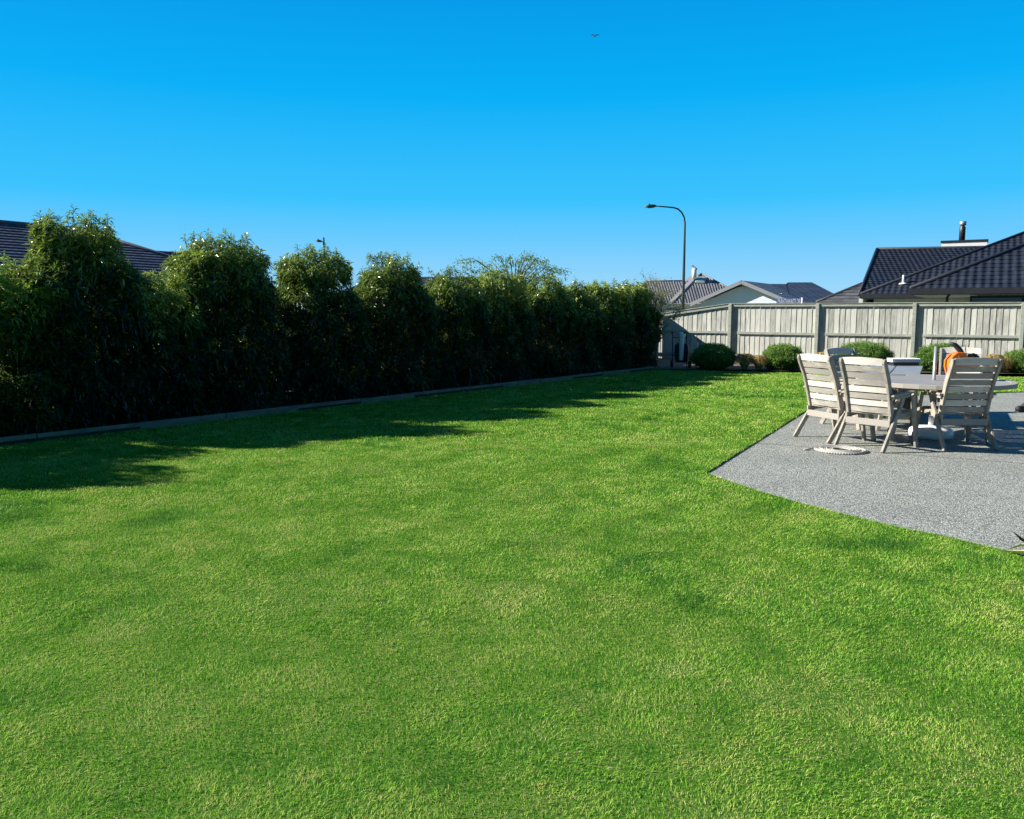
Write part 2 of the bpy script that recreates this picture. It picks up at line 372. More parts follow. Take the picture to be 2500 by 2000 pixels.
# saw-cut joints in the patio
pat = bpy.data.objects['patio']
jx = pl.cross(Vector((0, 0, 1))).normalized()
for tj, L_ in ((2.2, 12), (5.05, 14)):
    jm = MB(); a = pc + pl * tj + jx * .01; b = a + jx * L_
    jm.prism([(a.x - pl.x * .004, a.y - pl.y * .004, .0005), (b.x - pl.x * .004, b.y - pl.y * .004, .0005), (b.x + pl.x * .004, b.y + pl.y * .004, .0005), (a.x + pl.x * .004, a.y + pl.y * .004, .0005)], (0, 0, .0015)); jm.build('joint', M['soil'], pat)
bedA = G(1590, 905); bedB = G(2500, 917.5); bd = (bedB - bedA).normalized()
far_l = bedA - bd * .6; far_r = bedB + bd * 10
hk = lambda t: HK0 + hdir * t
t_end = on_line(1600, HK0, hdir)
lawn_poly = [hk(-12), Vector((-14, -3, 0)), Vector((14, -3, 0)), Vector((9, 1.8, 0))] + front[::-1][1:] + [pfar, q2 + qd * 9, far_r, bedA, hk(t_end)]
lm = MB(); lm.prism([(p.x, p.y, -.03) for p in lawn_poly], (0, 0, .045))
tag(lm.build('lawn', M['thatch']), kind='structure')
# soil beds
sb = MB(); sb.prism([(p.x, p.y, -.02) for p in (hk(-12), hk(t_end), hk(t_end) + hback * 4 + hdir * 3, hk(-12) + hback * 4)], (0, 0, .08))
tag(sb.build('hedge_bed', M['soil']), kind='structure')
fe = FA + fdir * 20; fs = FA - fdir * 6
sb = MB(); sb.prism([(p.x, p.y, -.02) for p in (bedA + fnrm * 0, far_r, fe - fnrm * .3, fs - fnrm * .3)], (0, 0, .07))
tag(sb.build('border_bed', mat('dry bark mulch', (.07, .055, .035), (.20, .17, .11), rough=.95, scale=14, bump=1, bscale=40)), kind='structure')
# timber edging boards
def edging(name, a, b, label, h=.11, seglen=2.4):
    m = MB(); d = (b - a); L = d.length; d.normalize(); n = max(1, int(L / seglen)); s = Vector((-d.y, d.x, 0))
    for i in range(n):
        p, q = a + d * (L * i / n + .004), a + d * (L * (i + 1) / n - .004); j = random.uniform(-.008, .008)
        m.bar((p.x + s.x * (.02 + j), p.y + s.y * (.02 + j), h / 2 + j), (q.x + s.x * (.02 - j), q.y + s.y * (.02 - j), h / 2 - j / 2), h, .04, side=s)
    return tag(m.build(name, M['kerb'], bevel=.004), label, 'garden edging')
edging('garden_edging', hk(-10), hk(t_end), 'long weathered timber edging board between the lawn and the dark hedge')
edging('garden_edging', bedA, far_r, 'low pale timber edging along the bed at the foot of the paling fence', h=.035)

# ------------------------------------------------------------------ grass blades
# lush and worn patches seen in the lawn (ground ellipses)
PATCH = [(1550, 1400, 95, 32, -.9), (1680, 1474, 60, 24, -1), (400, 1268, 80, 25, -.8), (1900, 1235, 110, 24, -.7), (1630, 1140, 90, 22, -.7), (860, 1350, 60, 22, -.5), (1330, 1330, 90, 30, .45),
         (1650, 1645, 75, 20, .85), (1660, 1738, 36, 12, .9), (620, 1432, 50, 22, .5), (1100, 1665, 60, 26, .5), (1420, 1715, 80, 30, .5), (1350, 1800, 120, 26, .55), (1480, 1815, 110, 20, .5), (430, 1740, 130, 50, .4), (900, 1150, 90, 16, .35),
         (1800, 1445, 90, 26, .45), (1050, 1940, 60, 40, -.8), (300, 1560, 90, 34, .3), (2200, 1640, 130, 46, -.5), (760, 1580, 70, 22, .4), (1220, 1480, 70, 22, .3), (2050, 1820, 150, 50, .35), (1360, 1900, 70, 22, -.7)]
def blades():
    V = []; Tn = []; tot = 0; Qs = []; Ts = []
    bands = [(1.2, 2.2, 9000, .024, .0028), (2.2, 4.0, 19000, .020, .0024), (4.0, 6.5, 12500, .021, .0032), (6.5, 10, 6500, .024, .0046), (10, 15, 2800, .029, .0075), (15, 26, 1200, .031, .013)]
    for (y0, y1, dens, ln, wd) in bands:
        x0, x1 = -y1 * .70 - 1.8, y1 * .70 + 1.8
        n = int((x1 - x0) * (y1 - y0) * dens)
        x = RNG.uniform(x0, x1, n); y = RNG.uniform(y0, y1, n)
        k = (np.abs(x) < y * .70 + 1.8) & inpoly(x + RNG.normal(0, .012, n) + .03 * (vnoise(x, y, .1, 61) - .5), y + RNG.normal(0, .012, n), lawn_poly)
        x, y = x[k], y[k]; n = len(x)
        big = vnoise(x, y, 1.7, 1) * .18 + vnoise(x, y, .40, 2) * .30 + vnoise(x, y, .12, 3) * .52
        dry = vnoise(x, y, 1.1, 5) * .45 + vnoise(x, y, .33, 4) * .35 + vnoise(x, y, .09, 6) * .2
        lush = vnoise(x, y, .8, 8) * .6 + vnoise(x, y, .25, 9) * .4
        near = np.clip((9 - y) / 6, 0, 1)
        dryness = np.clip((dry - .62) * 5, 0, 1) * (.15 + .65 * near)
        lushness = np.clip((lush - .66) * 6, 0, 1)
        for (pu, pv, ru, rv, kind) in PATCH:
            c0 = G(pu, pv); rx = ru / 2000 * c0.y; ry = abs(G(pu, pv - rv).y - c0.y)
            q = ((x - c0.x) / rx) ** 2 + ((y - c0.y) / ry) ** 2; q = q * (.6 + .8 * vnoise(x, y, .12, 17)); wgt = np.clip(1.3 - q, 0, 1)
            if kind > 0: dryness = np.maximum(dryness, wgt * kind)
            else: lushness = np.maximum(lushness, wgt * -kind); dryness = dryness * (1 - wgt)
        tint = .50 + (big - .5) * .85 + RNG.normal(0, .19, n) + dryness * .22 - lushness * .34 + .05 * np.sin((x * .78 - y * .62) * 11 + vnoise(x, y, 1.5, 21) * 2) + .10 * np.exp(-((x + .42 * y - .35 * vnoise(x, y, 1.2, 91)) / .05) ** 2) + .09 * np.exp(-((x + .30 * y + .1 - .3 * vnoise(x, y, 1.2, 92)) / .05) ** 2)
        straw = RNG.random(n) < (.03 + .06 * near + dryness * .42)
        tint = np.where(straw, RNG.uniform(.72, 1.0, n), np.clip(tint, .0, .84))
        h = ln * RNG.uniform(.55, 1.25, n) * (1 - .35 * dryness + .35 * lushness)
        wid = wd * RNG.uniform(.7, 1.3, n)
        yaw = RNG.uniform(0, 2 * np.pi, n); 
        swirl = vnoise(x, y, .5, 11) * 6.28 * 1.5
        lean = RNG.uniform(.2, 1.7, n) + straw * .6
        lx = np.cos(yaw) * .7 + np.cos(swirl) * .5; ly = np.sin(yaw) * .7 + np.sin(swirl) * .5
        ld = np.stack([lx, ly, np.zeros(n)], 1) * lean[:, None]
        fa = RNG.uniform(0, np.pi, n)
        # blades face mostly the viewer, so their width shows
        sdv = np.stack([np.cos(fa), np.sin(fa), np.zeros(n)], 1) * wid[:, None] / 2
        P = np.stack([x, y, np.full(n, .012)], 1); up = np.array([0, 0, 1.])
        mid = P + (ld * .35 + up) * (h * .5)[:, None]
        tip = P + ld * (h * .85)[:, None] + up * (h * (1 - .28 * np.minimum(lean, 1.3)))[:, None]
        B = np.stack([P - sdv, P + sdv, mid + sdv * .8, mid - sdv * .8, tip], 1).reshape(-1, 3)
        o = tot + (np.arange(n) * 5)[:, None]
        Qs.append(o + [0, 1, 2, 3]); Ts.append(o + [3, 2, 4]); V.append(B); Tn.append(np.repeat(tint, 5)); tot += n * 5
    print('blades', tot // 5)
    o = np_mesh('grass', np.concatenate(V), np.concatenate(Ts), np.concatenate(Qs), M['grass'], tint=np.concatenate(Tn))
    return tag(o, 'short mown green lawn grass with drier yellow patches', 'grass', kind='stuff')
blades()

# ------------------------------------------------------------------ fences
def paling_fence(name, label, P0, d, nrm, bays, baylen, H, first_drop=None, tintbase=0., palw=.146, gap=.003, z0=.02, top=True, post_ext=0):
    root = thing(name, label, 'fence', (P0.x, P0.y, 0))
    def W(s, off, z): p = d * s + nrm * off; return Vector((p.x, p.y, z))
    rng = random.Random(5)
    for b in range(bays):
        s0 = b * baylen; hh = lambda s: H
        if first_drop and b in first_drop:
            ha, hb = first_drop[b]; hh = lambda s, ha=ha, hb=hb, s0=s0: ha + (hb - ha) * (s - s0) / baylen
        n = int(baylen / (palw + gap)); pw = baylen / n
        V = []; Q = []; T = []
        for i in range(n):
            a = s0 + i * pw + gap / 2 + rng.uniform(-.002, .002); e = s0 + (i + 1) * pw - gap / 2 + rng.uniform(-.002, .002)
            off = rng.uniform(-.0025, .0025); lean = rng.uniform(-.005, .005); tw = rng.uniform(-.0015, .0015)
            za, zb = z0 + rng.uniform(-.01, .01), hh((a + e) / 2) - .05
            th = .018; k = len(V)
            lap = .011 + rng.uniform(-.004, .004)
            for (s_, o_) in ((a, off + tw), (e, off - tw + lap), (e, off - th - tw + lap), (a, off - th + tw)):
                V.append(W(s_, o_, za)); V.append(W(s_ + lean, o_, zb))
            for q in ((0, 2, 3, 1), (2, 4, 5, 3), (4, 6, 7, 5), (6, 0, 1, 7), (1, 3, 5, 7)): Q.append([k + x for x in q])
            T += [rng.random()] * 8
        np_mesh('paling_panel', np.array([tuple(v) for v in V]), None, np.array(Q), M['paling'], root, T)
        m = MB(); r0, r1 = s0 + .24, s0 + baylen - .045
        zr = H * .475 + .05 + rng.uniform(-.01, .01)
        m.bar(W(s0 + .24 if b % 1 == 0 else s0, .040, zr), W(r1, .040, zr + rng.uniform(-.012, .004)), .075, .045, side=nrm)
        m.build('rail', M['rail'], root, bevel=.004)
        m = MB()
        m.bar(W(s0 + .05, .040, .2), W(r1, .040, .2), .07, .045, side=nrm); m.build('rail', M['rail'], root, bevel=.004)
        m = MB(); za, zb = hh(s0), hh(s0 + baylen)
        m.bar(W(s0 + .05, .042, za - .06), W(r1, .042, zb - .06), .085, .048, side=nrm)
        m.bar(W(s0 - .05 + .003, .02, za - .005), W(s0 + baylen - .053, .02, zb - .005), .02, .14, side=nrm)
        m.build('top_rail', M['rail'], root, bevel=.004)
    for b in range(bays + 1):
        s = b * baylen
        H1 = H
        if first_drop and b in first_drop: H1 = first_drop[b][0]
        m = MB(); lx = rng.uniform(-.008, .008)
        m.bar(W(s + lx, .060, -.03), W(s, .060, H1 - .018), .10, .082, side=nrm); m.build('post', M['rail'], root, bevel=.006)
    return root
HF = height_at(1780, 741, FA)
start = FA - fdir * BAY * 2
hA = height_at(1600, 767, FA - fdir * BAY * .95)
paling_fence('timber_fence', 'weathered grey timber paling fence across the back of the lawn', start, fdir, fnrm, 9, BAY, HF, {0: (hA - .2, hA - .03), 1: (hA - .03, HF)})
# side fence in the shade behind the hedge, with a slit of daylight under its palings
HB = hk(-8) + hback * 2.4; q_ = HB - start
SL = -(q_.dot(fnrm)) / hdir.dot(fnrm) - .12; J = HB + hdir * SL
paling_fence('timber_fence', 'shaded timber fence standing hidden behind the dark hedge', HB, hdir, -hback, 11, SL / 11, 1.58, z0=.07, palw=.14, gap=.003)

# ------------------------------------------------------------------ hedge
def whorl_leaves(C, shoot, nl, length, width, tint):
    """C,shoot (n,3): rosettes of nl leaves round each shoot tip"""
    n = len(C); C = np.repeat(C, nl, 0); s = np.repeat(unit(shoot), nl, 0); tint = np.repeat(tint, nl)
    h = unit(RNG.normal(0, 1, (n * nl, 3))); rad = unit(h - s * np.sum(h * s, 1, keepdims=True))
    k = np.tile(np.arange(nl) / nl, n)
    ph = R(35) + k * R(75) + RNG.normal(0, .15, n * nl)
    d = s * np.cos(ph)[:, None] + rad * np.sin(ph)[:, None]
    base = C - s * (k * .09)[:, None] + rad * .004
    L = length * (.65 + .5 * k) * RNG.uniform(.8, 1.2, n * nl)
    W = width * (.7 + .5 * k) * RNG.uniform(.8, 1.2, n * nl)
    tn = np.clip(tint + (.22 - .35 * k) + RNG.normal(0, .1, n * nl), 0, 1)
    return base, d, L, W, tn
def hedge_plant(u, v, label, rw=.92, n=1700, bright=0., leafscale=1., m='laurel', top_r=.62, shoulder=None, sprouts=22, t=None, H=None, name='laurel_shrub', fat=1.0):
    if t is None: t = on_line(u, hk(0) + hback * .78, hdir)
    c = hk(t) + hback * .78
    if H is None: H = height_at(u, v, c) + .10
    sh = shoulder or H - .92
    root = thing(name, label, 'shrub', (c.x, c.y, .05), math.atan2(hdir.y, hdir.x), group='laurel shrubs making up the long hedge')
    # local x runs along the hedge, y away from the lawn
    # rejection sample of a clipped column: boxy below, domed above
    n = int(n * 1.55); C = []; SH = []; need = n; lob = RNG.uniform(-.35, .35, (5, 2)); lobh = RNG.uniform(.75, 1.0, 5); lob[0] = (0, 0); lobh[0] = 1
    while need > 0:
        x = RNG.uniform(-rw, rw, need * 4); y = RNG.uniform(-.66, .66, need * 4); z = RNG.uniform(.12, H, need * 4)
        wob = .06 * np.sin(z * 5 + u) + .05 * np.sin(x * 7 + z * 3)
        fz = np.clip((z - sh) / (H - sh), 0, 1)
        rx = np.where(z < sh, rw, top_r + (rw - top_r) * np.clip(1 - fz * 3, 0, 1) ** 1.5); cap = np.sqrt(np.clip(1 - (np.clip(fz - .45, 0, 1) / .55) ** 3.0, 0, 1))
        rx = rx * np.where(fz > 0, cap, 1) + wob; ry = (.60 - .18 * fz) * np.where(fz > 0, cap, 1) + wob
        q = (np.abs(x) / np.maximum(rx, .01)) ** 2.6 + (np.abs(y) / np.maximum(ry, .01)) ** 2.6
        p = np.where(q > .5, 1.0, .24) * np.where(z > sh - .1, 1.5, 1) / 1.5
        ok = (q < 1) & (RNG.random(len(x)) < p)
        ht = H - .30 * np.abs(vnoise(x + u * .37, y + 9, .30, 41) - .5) * 2 - .22 * vnoise(x * 2 + u, y, .25, 43)
        ok &= (z < np.maximum(ht, sh))
        # ragged gaps
        gx = vnoise(x + u, z, .22, 31)
        ok &= ~((gx < .30) & (q > .45))
        pts = np.stack([x, y, z], 1)[ok][:need]
        C.append(pts); need -= len(pts)
    C = np.concatenate(C); outward = C * [1 / .9, 1 / .6, 0]; outward[:, 2] = .55 + .8 * (C[:, 2] > H - .5)
    SH = unit(outward) + RNG.normal(0, .35, (len(C), 3))
    hz = np.clip((C[:, 2] - (H - 1.15)) / .75, 0, 1)  # height ramp: sunlit crown over shaded base put into leaf tint
    tint = .14 + (bright + .48) * hz + .05 * RNG.normal(0, 1, len(C)) + .34 * (RNG.random(len(C)) < .16) * (C[:, 2] > H - 1.3)  # painted sun flecks on upper leaves, along with paler new growth
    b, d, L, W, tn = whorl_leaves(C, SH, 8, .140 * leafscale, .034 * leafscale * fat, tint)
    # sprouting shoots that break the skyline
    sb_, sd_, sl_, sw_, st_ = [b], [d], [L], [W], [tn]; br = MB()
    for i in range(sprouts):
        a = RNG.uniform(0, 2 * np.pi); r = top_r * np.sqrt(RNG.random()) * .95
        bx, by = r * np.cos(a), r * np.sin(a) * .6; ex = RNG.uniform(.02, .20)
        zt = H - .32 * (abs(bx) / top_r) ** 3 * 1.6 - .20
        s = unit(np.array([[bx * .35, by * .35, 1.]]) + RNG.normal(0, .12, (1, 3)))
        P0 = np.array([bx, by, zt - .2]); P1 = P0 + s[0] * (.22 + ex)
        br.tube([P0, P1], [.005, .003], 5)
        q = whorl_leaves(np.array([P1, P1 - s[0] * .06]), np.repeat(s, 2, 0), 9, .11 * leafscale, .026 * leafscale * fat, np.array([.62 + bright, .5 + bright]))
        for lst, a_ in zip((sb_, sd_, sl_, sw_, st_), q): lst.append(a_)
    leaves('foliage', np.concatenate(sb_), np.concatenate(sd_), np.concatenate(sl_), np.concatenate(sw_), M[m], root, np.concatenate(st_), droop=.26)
    tr = MB()
    for i in range(3):
        bx = random.uniform(-.12, .12)
        tr.tube([(bx, 0, -.03), (bx * 1.5, random.uniform(-.05, .05), .6), (bx * 3, random.uniform(-.1, .1), 1.3), (bx * 4, 0, H - .5)], [.035, .028, .018, .008], 7)
    for i in range(26):
        z = random.uniform(.5, H - .4); a = random.uniform(0, 6.28); L_ = random.uniform(.3, .6)
        tr.tube([(0, 0, z - .2), (math.cos(a) * L_ * .7, math.sin(a) * L_ * .5, z + .1), (math.cos(a) * L_, math.sin(a) * L_ * .7, z + .3)], [.012, .008, .004], 5)
    tr.v += [tuple(x) for x in br.v]; base = len(tr.v) - len(br.v); tr.f += [[k + base for k in f] for f in br.f]; tr.uv += br.uv; tr.sm += br.sm
    tr.build('stem', M['bark'], root)
    return root
hedge_plant(-200, 560, 'leafy laurel just past the left edge, darkest and nearest of the hedge', t=-2.45, H=2.72, n=1500, sprouts=16, top_r=.62)
hedge_plant(-60, 600, 'laurel at the very left edge of the frame, shaded and cut off', t=-1.15, H=2.15, n=1300, sprouts=6, top_r=.7)
hedge_plant(30, 640, 'low bright green leafy shrub at the left end of the hedge, below the tiled roof', n=1700, bright=.24, m='lime', top_r=.8)
hedge_plant(200, 540, 'tallest laurel of the hedge, in front of the left tiled roof', n=2200, sprouts=34, top_r=.62)
hedge_plant(375, 668, 'low laurel with one tall reddish sprout in the first dip of the hedge', n=1300, rw=.8, bright=.12, top_r=.6, sprouts=9)
hedge_plant(550, 590, 'broad rounded laurel right of the tiled roof, second tallest crown of the hedge', n=2200, sprouts=34, top_r=.70)
hedge_plant(775, 622, 'laurel crown in the hedge directly under the small distant street lamp', n=1900, sprouts=30, top_r=.60)
hedge_plant(955, 634, 'square topped laurel in mid hedge, between the distant lamp and the pale green tree', n=1800, sprouts=28, top_r=.64)
hedge_plant(1105, 668, 'narrow laurel left of and partly below the pale green tree', n=1300, sprouts=18, leafscale=1.1, top_r=.6)
hedge_plant(1215, 672, 'sunlit gold tinted flat topped laurel under the pale green tree', n=1300, bright=.10, sprouts=24, leafscale=1.1, top_r=.72)
hedge_plant(1325, 684, 'laurel under the right end of the pale green tree', n=1200, sprouts=18, leafscale=1.15, top_r=.66)
hedge_plant(1402, 700, 'small low laurel between two wider crowns near the far end of the hedge', n=1000, sprouts=16, leafscale=1.2, top_r=.5, rw=.8)
hedge_plant(1480, 698, 'sunlit gold tinted laurel next to last at the far end of the hedge', n=1200, bright=.08, sprouts=22, leafscale=1.2, top_r=.78)
hedge_plant(1548, 700, 'last laurel of the hedge beside the wispy shrub and the fence corner', n=1200, bright=.08, sprouts=18, leafscale=1.2, top_r=.62, rw=.74)

# ------------------------------------------------------------------ rounded shrubs in the border
def on_bed(u, back):
    t = on_line(u, bedA + Vector((-bd.y, bd.x, 0)) * back, bd); return bedA + Vector((-bd.y, bd.x, 0)) * back + bd * t
def ball_shrub(u, v0, v1, rpx, label, n=5200, bed_off=.55, hvar=1.0):
    c = on_bed(u, .45)
    Y = c.y; H = D(u, v0, Y).z; r = rpx / 2000 * Y
    root = thing('rounded_shrub', label, 'shrub', (c.x, c.y, .03), group='clipped rounded shrubs along the back fence')
    dirs = unit(RNG.normal(0, 1, (n, 3))); zc = H * .46
    lump = 1 + .10 * vnoise(dirs[:, 0] * 1.3 + u, dirs[:, 2] * 1.3 + dirs[:, 1], .28, 55) + .07 * np.sin(dirs[:, 0] * 9 + u) * np.cos(dirs[:, 2] * 8) + .05 * np.sin(dirs[:, 1] * 13 + dirs[:, 2] * 5)
    rad = lump * (1 - .25 * RNG.random(n) ** 2)
    base = dirs * rad[:, None] * np.stack([np.full(n, r), np.full(n, min(r, .55)), np.where(dirs[:, 2] > 0, H - zc, zc)], 1) + [0, 0, zc]; base[:, 2] = np.maximum(base[:, 2], .02)
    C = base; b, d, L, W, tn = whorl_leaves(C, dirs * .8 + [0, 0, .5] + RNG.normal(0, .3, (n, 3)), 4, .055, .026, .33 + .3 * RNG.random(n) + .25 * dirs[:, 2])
    leaves('foliage', b, d, L, W, M['box'], root, tn, droop=.05)
    s = MB()
    for i in range(7):
        a = i * .9; s.tube([(0, 0, -.05), (math.cos(a) * r * .4, math.sin(a) * r * .3, zc), (math.cos(a) * r * .7, math.sin(a) * r * .5, zc * 1.5)], [.015, .01, .005], 6)
    s.build('stem', M['bark'], root)
ball_shrub(1745, 843, 905, 50, 'dark rounded shrub in shade beside the upright garden cart, leftmost of the row')
ball_shrub(1917, 844, 905, 48, 'full leafy rounded shrub left of the chairs, against the second fence bay')
ball_shrub(2113, 838, 900, 66, 'wide rounded shrub behind the two left chair backs')
ball_shrub(2308, 843, 905, 62, 'rounded shrub seen behind the parasol pole and the orange tool')
ball_shrub(2520, 858, 920, 62, 'rounded shrub cut off by the right edge, beside the last golden sedge')

def sedge(u, rpx, v0, label, n=2600, off=.75):
    c = on_bed(u, .28); Y = c.y
    H = D(u, v0, Y).z; r = rpx / 2000 * Y
    root = thing('sedge_tussock', label, 'ornamental grass', (c.x, c.y, .03), group='golden brown sedges along the back fence')
    a = RNG.uniform(0, 2 * np.pi, n); rr = RNG.uniform(.1, 1, n)
    P0 = np.stack([np.cos(a) * .05, np.sin(a) * .05, np.zeros(n)], 1)
    P1 = np.stack([np.cos(a) * r * rr * .45, np.sin(a) * r * rr * .45, H * RNG.uniform(.6, 1, n)], 1)
    P2 = np.stack([np.cos(a) * r * rr, np.sin(a) * r * rr, H * RNG.uniform(.25, .8, n)], 1)
    sd = np.stack([-np.sin(a), np.cos(a), np.zeros(n)], 1) * .005
    V = np.stack([P0 - sd, P0 + sd, P1 + sd, P1 - sd, P2], 1).reshape(-1, 3); o = (np.arange(n) * 5)[:, None]
    np_mesh('blades', V, o + [3, 2, 4], o + [0, 1, 2, 3], M['sedge'], root, np.repeat(RNG.random(n), 5))
    m = MB(); m.lathe([(.04, -.03), (.045, .02), (.03, .04), (.01, .05)], n=10); m.build('root_crown', M['bark'], root)
sedge(1822, 40, 866, 'golden sedge tussock right of the dark shaded shrub')
sedge(1857, 36, 870, 'golden sedge tussock touching the left side of the full leafy shrub')
sedge(2014, 30, 862, 'rusty sedge tussock seen between the two left chair backs')
sedge(2198, 30, 885, 'sedge tussock behind the slab table')
sedge(2436, 38, 868, 'golden sedge tussock right of the near right chair back')
sedge(2462, 34, 872, 'golden sedge tussock leaning on the shrub at the right edge')

# ------------------------------------------------------------------ wispy shrub and tree
def wispy():
    c = D(1618, 890, 1); c = on_bed(1602, 1.1); Y = c.y
    H = D(1640, 668, Y).z
    root = thing('wispy_shrub', 'half bare wispy olive shrub with fine twigs between the hedge end and the fence', 'shrub', (c.x, c.y, .03))
    st = MB(); rng = random.Random(3); tips = []
    def grow(p, d, L, r, lvl):
        q = p + d * L * .5 + Vector((rng.gauss(0, .02), rng.gauss(0, .02), 0)); e = p + d * L
        e += Vector((rng.gauss(0, .04), rng.gauss(0, .04), 0)); st.tube([p, q, e], [r, r * .8, r * .55], 5)
        if lvl >= 2: tips.append((q, e))
        if lvl < 4:
            for _ in range(rng.choice((2, 3, 3)) if lvl else 7):
                nd = (d + Vector((rng.gauss(0, .42), rng.gauss(0, .35), rng.gauss(.05, .2)))).normalized()
                grow(e if rng.random() < .6 else q, nd, L * rng.uniform(.6, .85), r * .6, lvl + 1)
    grow(Vector((0, 0, 0)), Vector((0, 0, 1)), .75, .035, 0)
    st.build('branches', mat('pale twig bark', (.16, .14, .10), (.27, .24, .18), rough=.8), root)
    top = max(e.z for _, e in tips)
    P = []
    for q, e in tips:
        for _ in range(44): P.append(tuple(q.lerp(e, rng.random()) + Vector((rng.gauss(0, .05), rng.gauss(0, .05), rng.gauss(0, .05)))))
    P = np.array(P); n = len(P)
    P = P[RNG.random(n) < .22]; n = len(P)
    k = H / top; K = np.array([k, k * .8, k]); cl = RNG.normal(0, 1, (3400, 3)) * [.36, .26, .34]
    cl = cl[np.linalg.norm(cl / [.75, .6, .8], axis=1) < 1]; cl = cl[vnoise(cl[:, 0] + 5, cl[:, 2] + 3, .14, 77) > .42]
    q = D(1612, 738, Y) - c; P = np.concatenate([P, (cl + np.array([q.x, 0, q.z])) / K]); n = len(P)
    leaves('foliage', P, RNG.normal(0, 1, (n, 3)) + [0, 0, .4], RNG.uniform(.035, .06, n), np.full(n, .014), M['wispy'], root, RNG.random(n), droop=.1)
    k = (H) / top; root.scale = (k * 1.0, k * .8, k)
wispy()
def arching_tree():
    Y = 29; c = D(1255, 800, Y); c.z = -.03; root = thing('broadleaf_tree', 'pale fresh green tree with arching branches rising beyond the middle of the hedge', 'tree', (c.x, c.y, -.03))
    tr = MB(); rng = random.Random(11); H = D(1280, 640, Y).z
    tr.tube([(0, 0, 0), (.05, 0, 1.0), (.02, 0, 1.9)], [.10, .08, .06], 8)
    P = []
    ends = [(1112, 642), (1130, 650), (1180, 650), (1150, 668), (1205, 640), (1225, 655), (1240, 640), (1262, 650), (1285, 636), (1300, 632), (1312, 640), (1330, 645), (1350, 652), (1372, 660), (1390, 668), (1385, 675), (1345, 665), (1300, 655), (1270, 665), (1215, 665), (1175, 672), (1335, 680), (1360, 690), (1240, 680), (1200, 690), (1290, 672), (1310, 685), (1150, 690)]
    for (u, v) in ends:
        e = D(u, v, Y) - c; e = Vector((e.x, rng.uniform(-1.3, 1.3), e.z + .03)); zt = e.z
        m1 = Vector((e.x * .35, e.y * .35, 1.9 + (zt - 1.9) * .75)); m2 = Vector((e.x * .7, e.y * .7, zt + .12))
        pts = [Vector((.02, 0, 1.7)), m1, m2, e]; tr.tube(pts, [.035, .02, .010, .004], 5)
        for i in range(70):
            f = rng.random() ** .6 * 2.0 + 1.0; a, b = (m1, m2) if f < 2 else (m2, e); q = a.lerp(b, f - int(f) if f < 3 else 1)
            P.append(tuple(q + Vector((rng.gauss(0, .09), rng.gauss(0, .10), rng.gauss(-.03, .07)))))
    P = np.array(P); n = len(P)
    leaves('crown', P, RNG.normal(0, 1, (n, 3)) + [0, 0, -.3], RNG.uniform(.07, .13, n), RNG.uniform(.03, .05, n), M['tree'], root, RNG.random(n), droop=.3)
    tr.build('trunk', M['bark'], root)
arching_tree()

# ------------------------------------------------------------------ upright garden cart at the fence
def cart():
    c = on_bed(1662, .5)
    Y = c.y; root = thing('garden_cart', 'upright navy framed garden cart with white bin and black grips by the fence corner', 'garden cart', (c.x, c.y, .05), math.atan2(fdir.y, fdir.x))
    h = D(1666, 816, Y).z
    m = MB()
    for sx in (-1, 1):
        m.tube([(sx * .21, 0, 0), (sx * .20, -.02, h * .6), (sx * .20, -.05, h - .03), (sx * .17, -.13, h - .02)], .014, 8)
    m.tube([(-.2, -.02, h * .35), (.2, -.02, h * .35)], .011, 8); m.tube([(-.2, -.02, h * .85), (.2, -.02, h * .85)], .011, 8)
    m.build('frame', M['navy'], root)
    for sx in (-1, 1):
        m = MB(); m.tube([(sx * .20, -.05, h - .015), (sx * .175, -.18, h - .0)], .022, 10); m.build('grip', M['blackrubber'], root)
    m = MB(); bw = .085
    m.lathe([(.055, h * .22), (.06, h * .23), (.075, h * .82), (.105, h * .9), (.11, h * .99), (.10, h * 1.0)], (.06, -.05, 0), n=12); m.build('bin', M['whiteplastic'], root)
    m = MB(); poly = [(-.16, .1, .14), (.16, .1, .14), (.20, .1, .42), (.19, .1, .62), (.1, .1, .68), (-.1, .1, .68), (-.19, .1, .62), (-.20, .1, .42)]
    m.prism(poly, (0, .16, 0)); m.build('tub', M['navy'], root, bevel=.03)
    for sx in (-1, 1):
        m = MB(); m.tube([(sx * .23, .12, .10), (sx * .27, .12, .10)], .10, 16); m.build('wheel', M['blackrubber'], root)
cart()

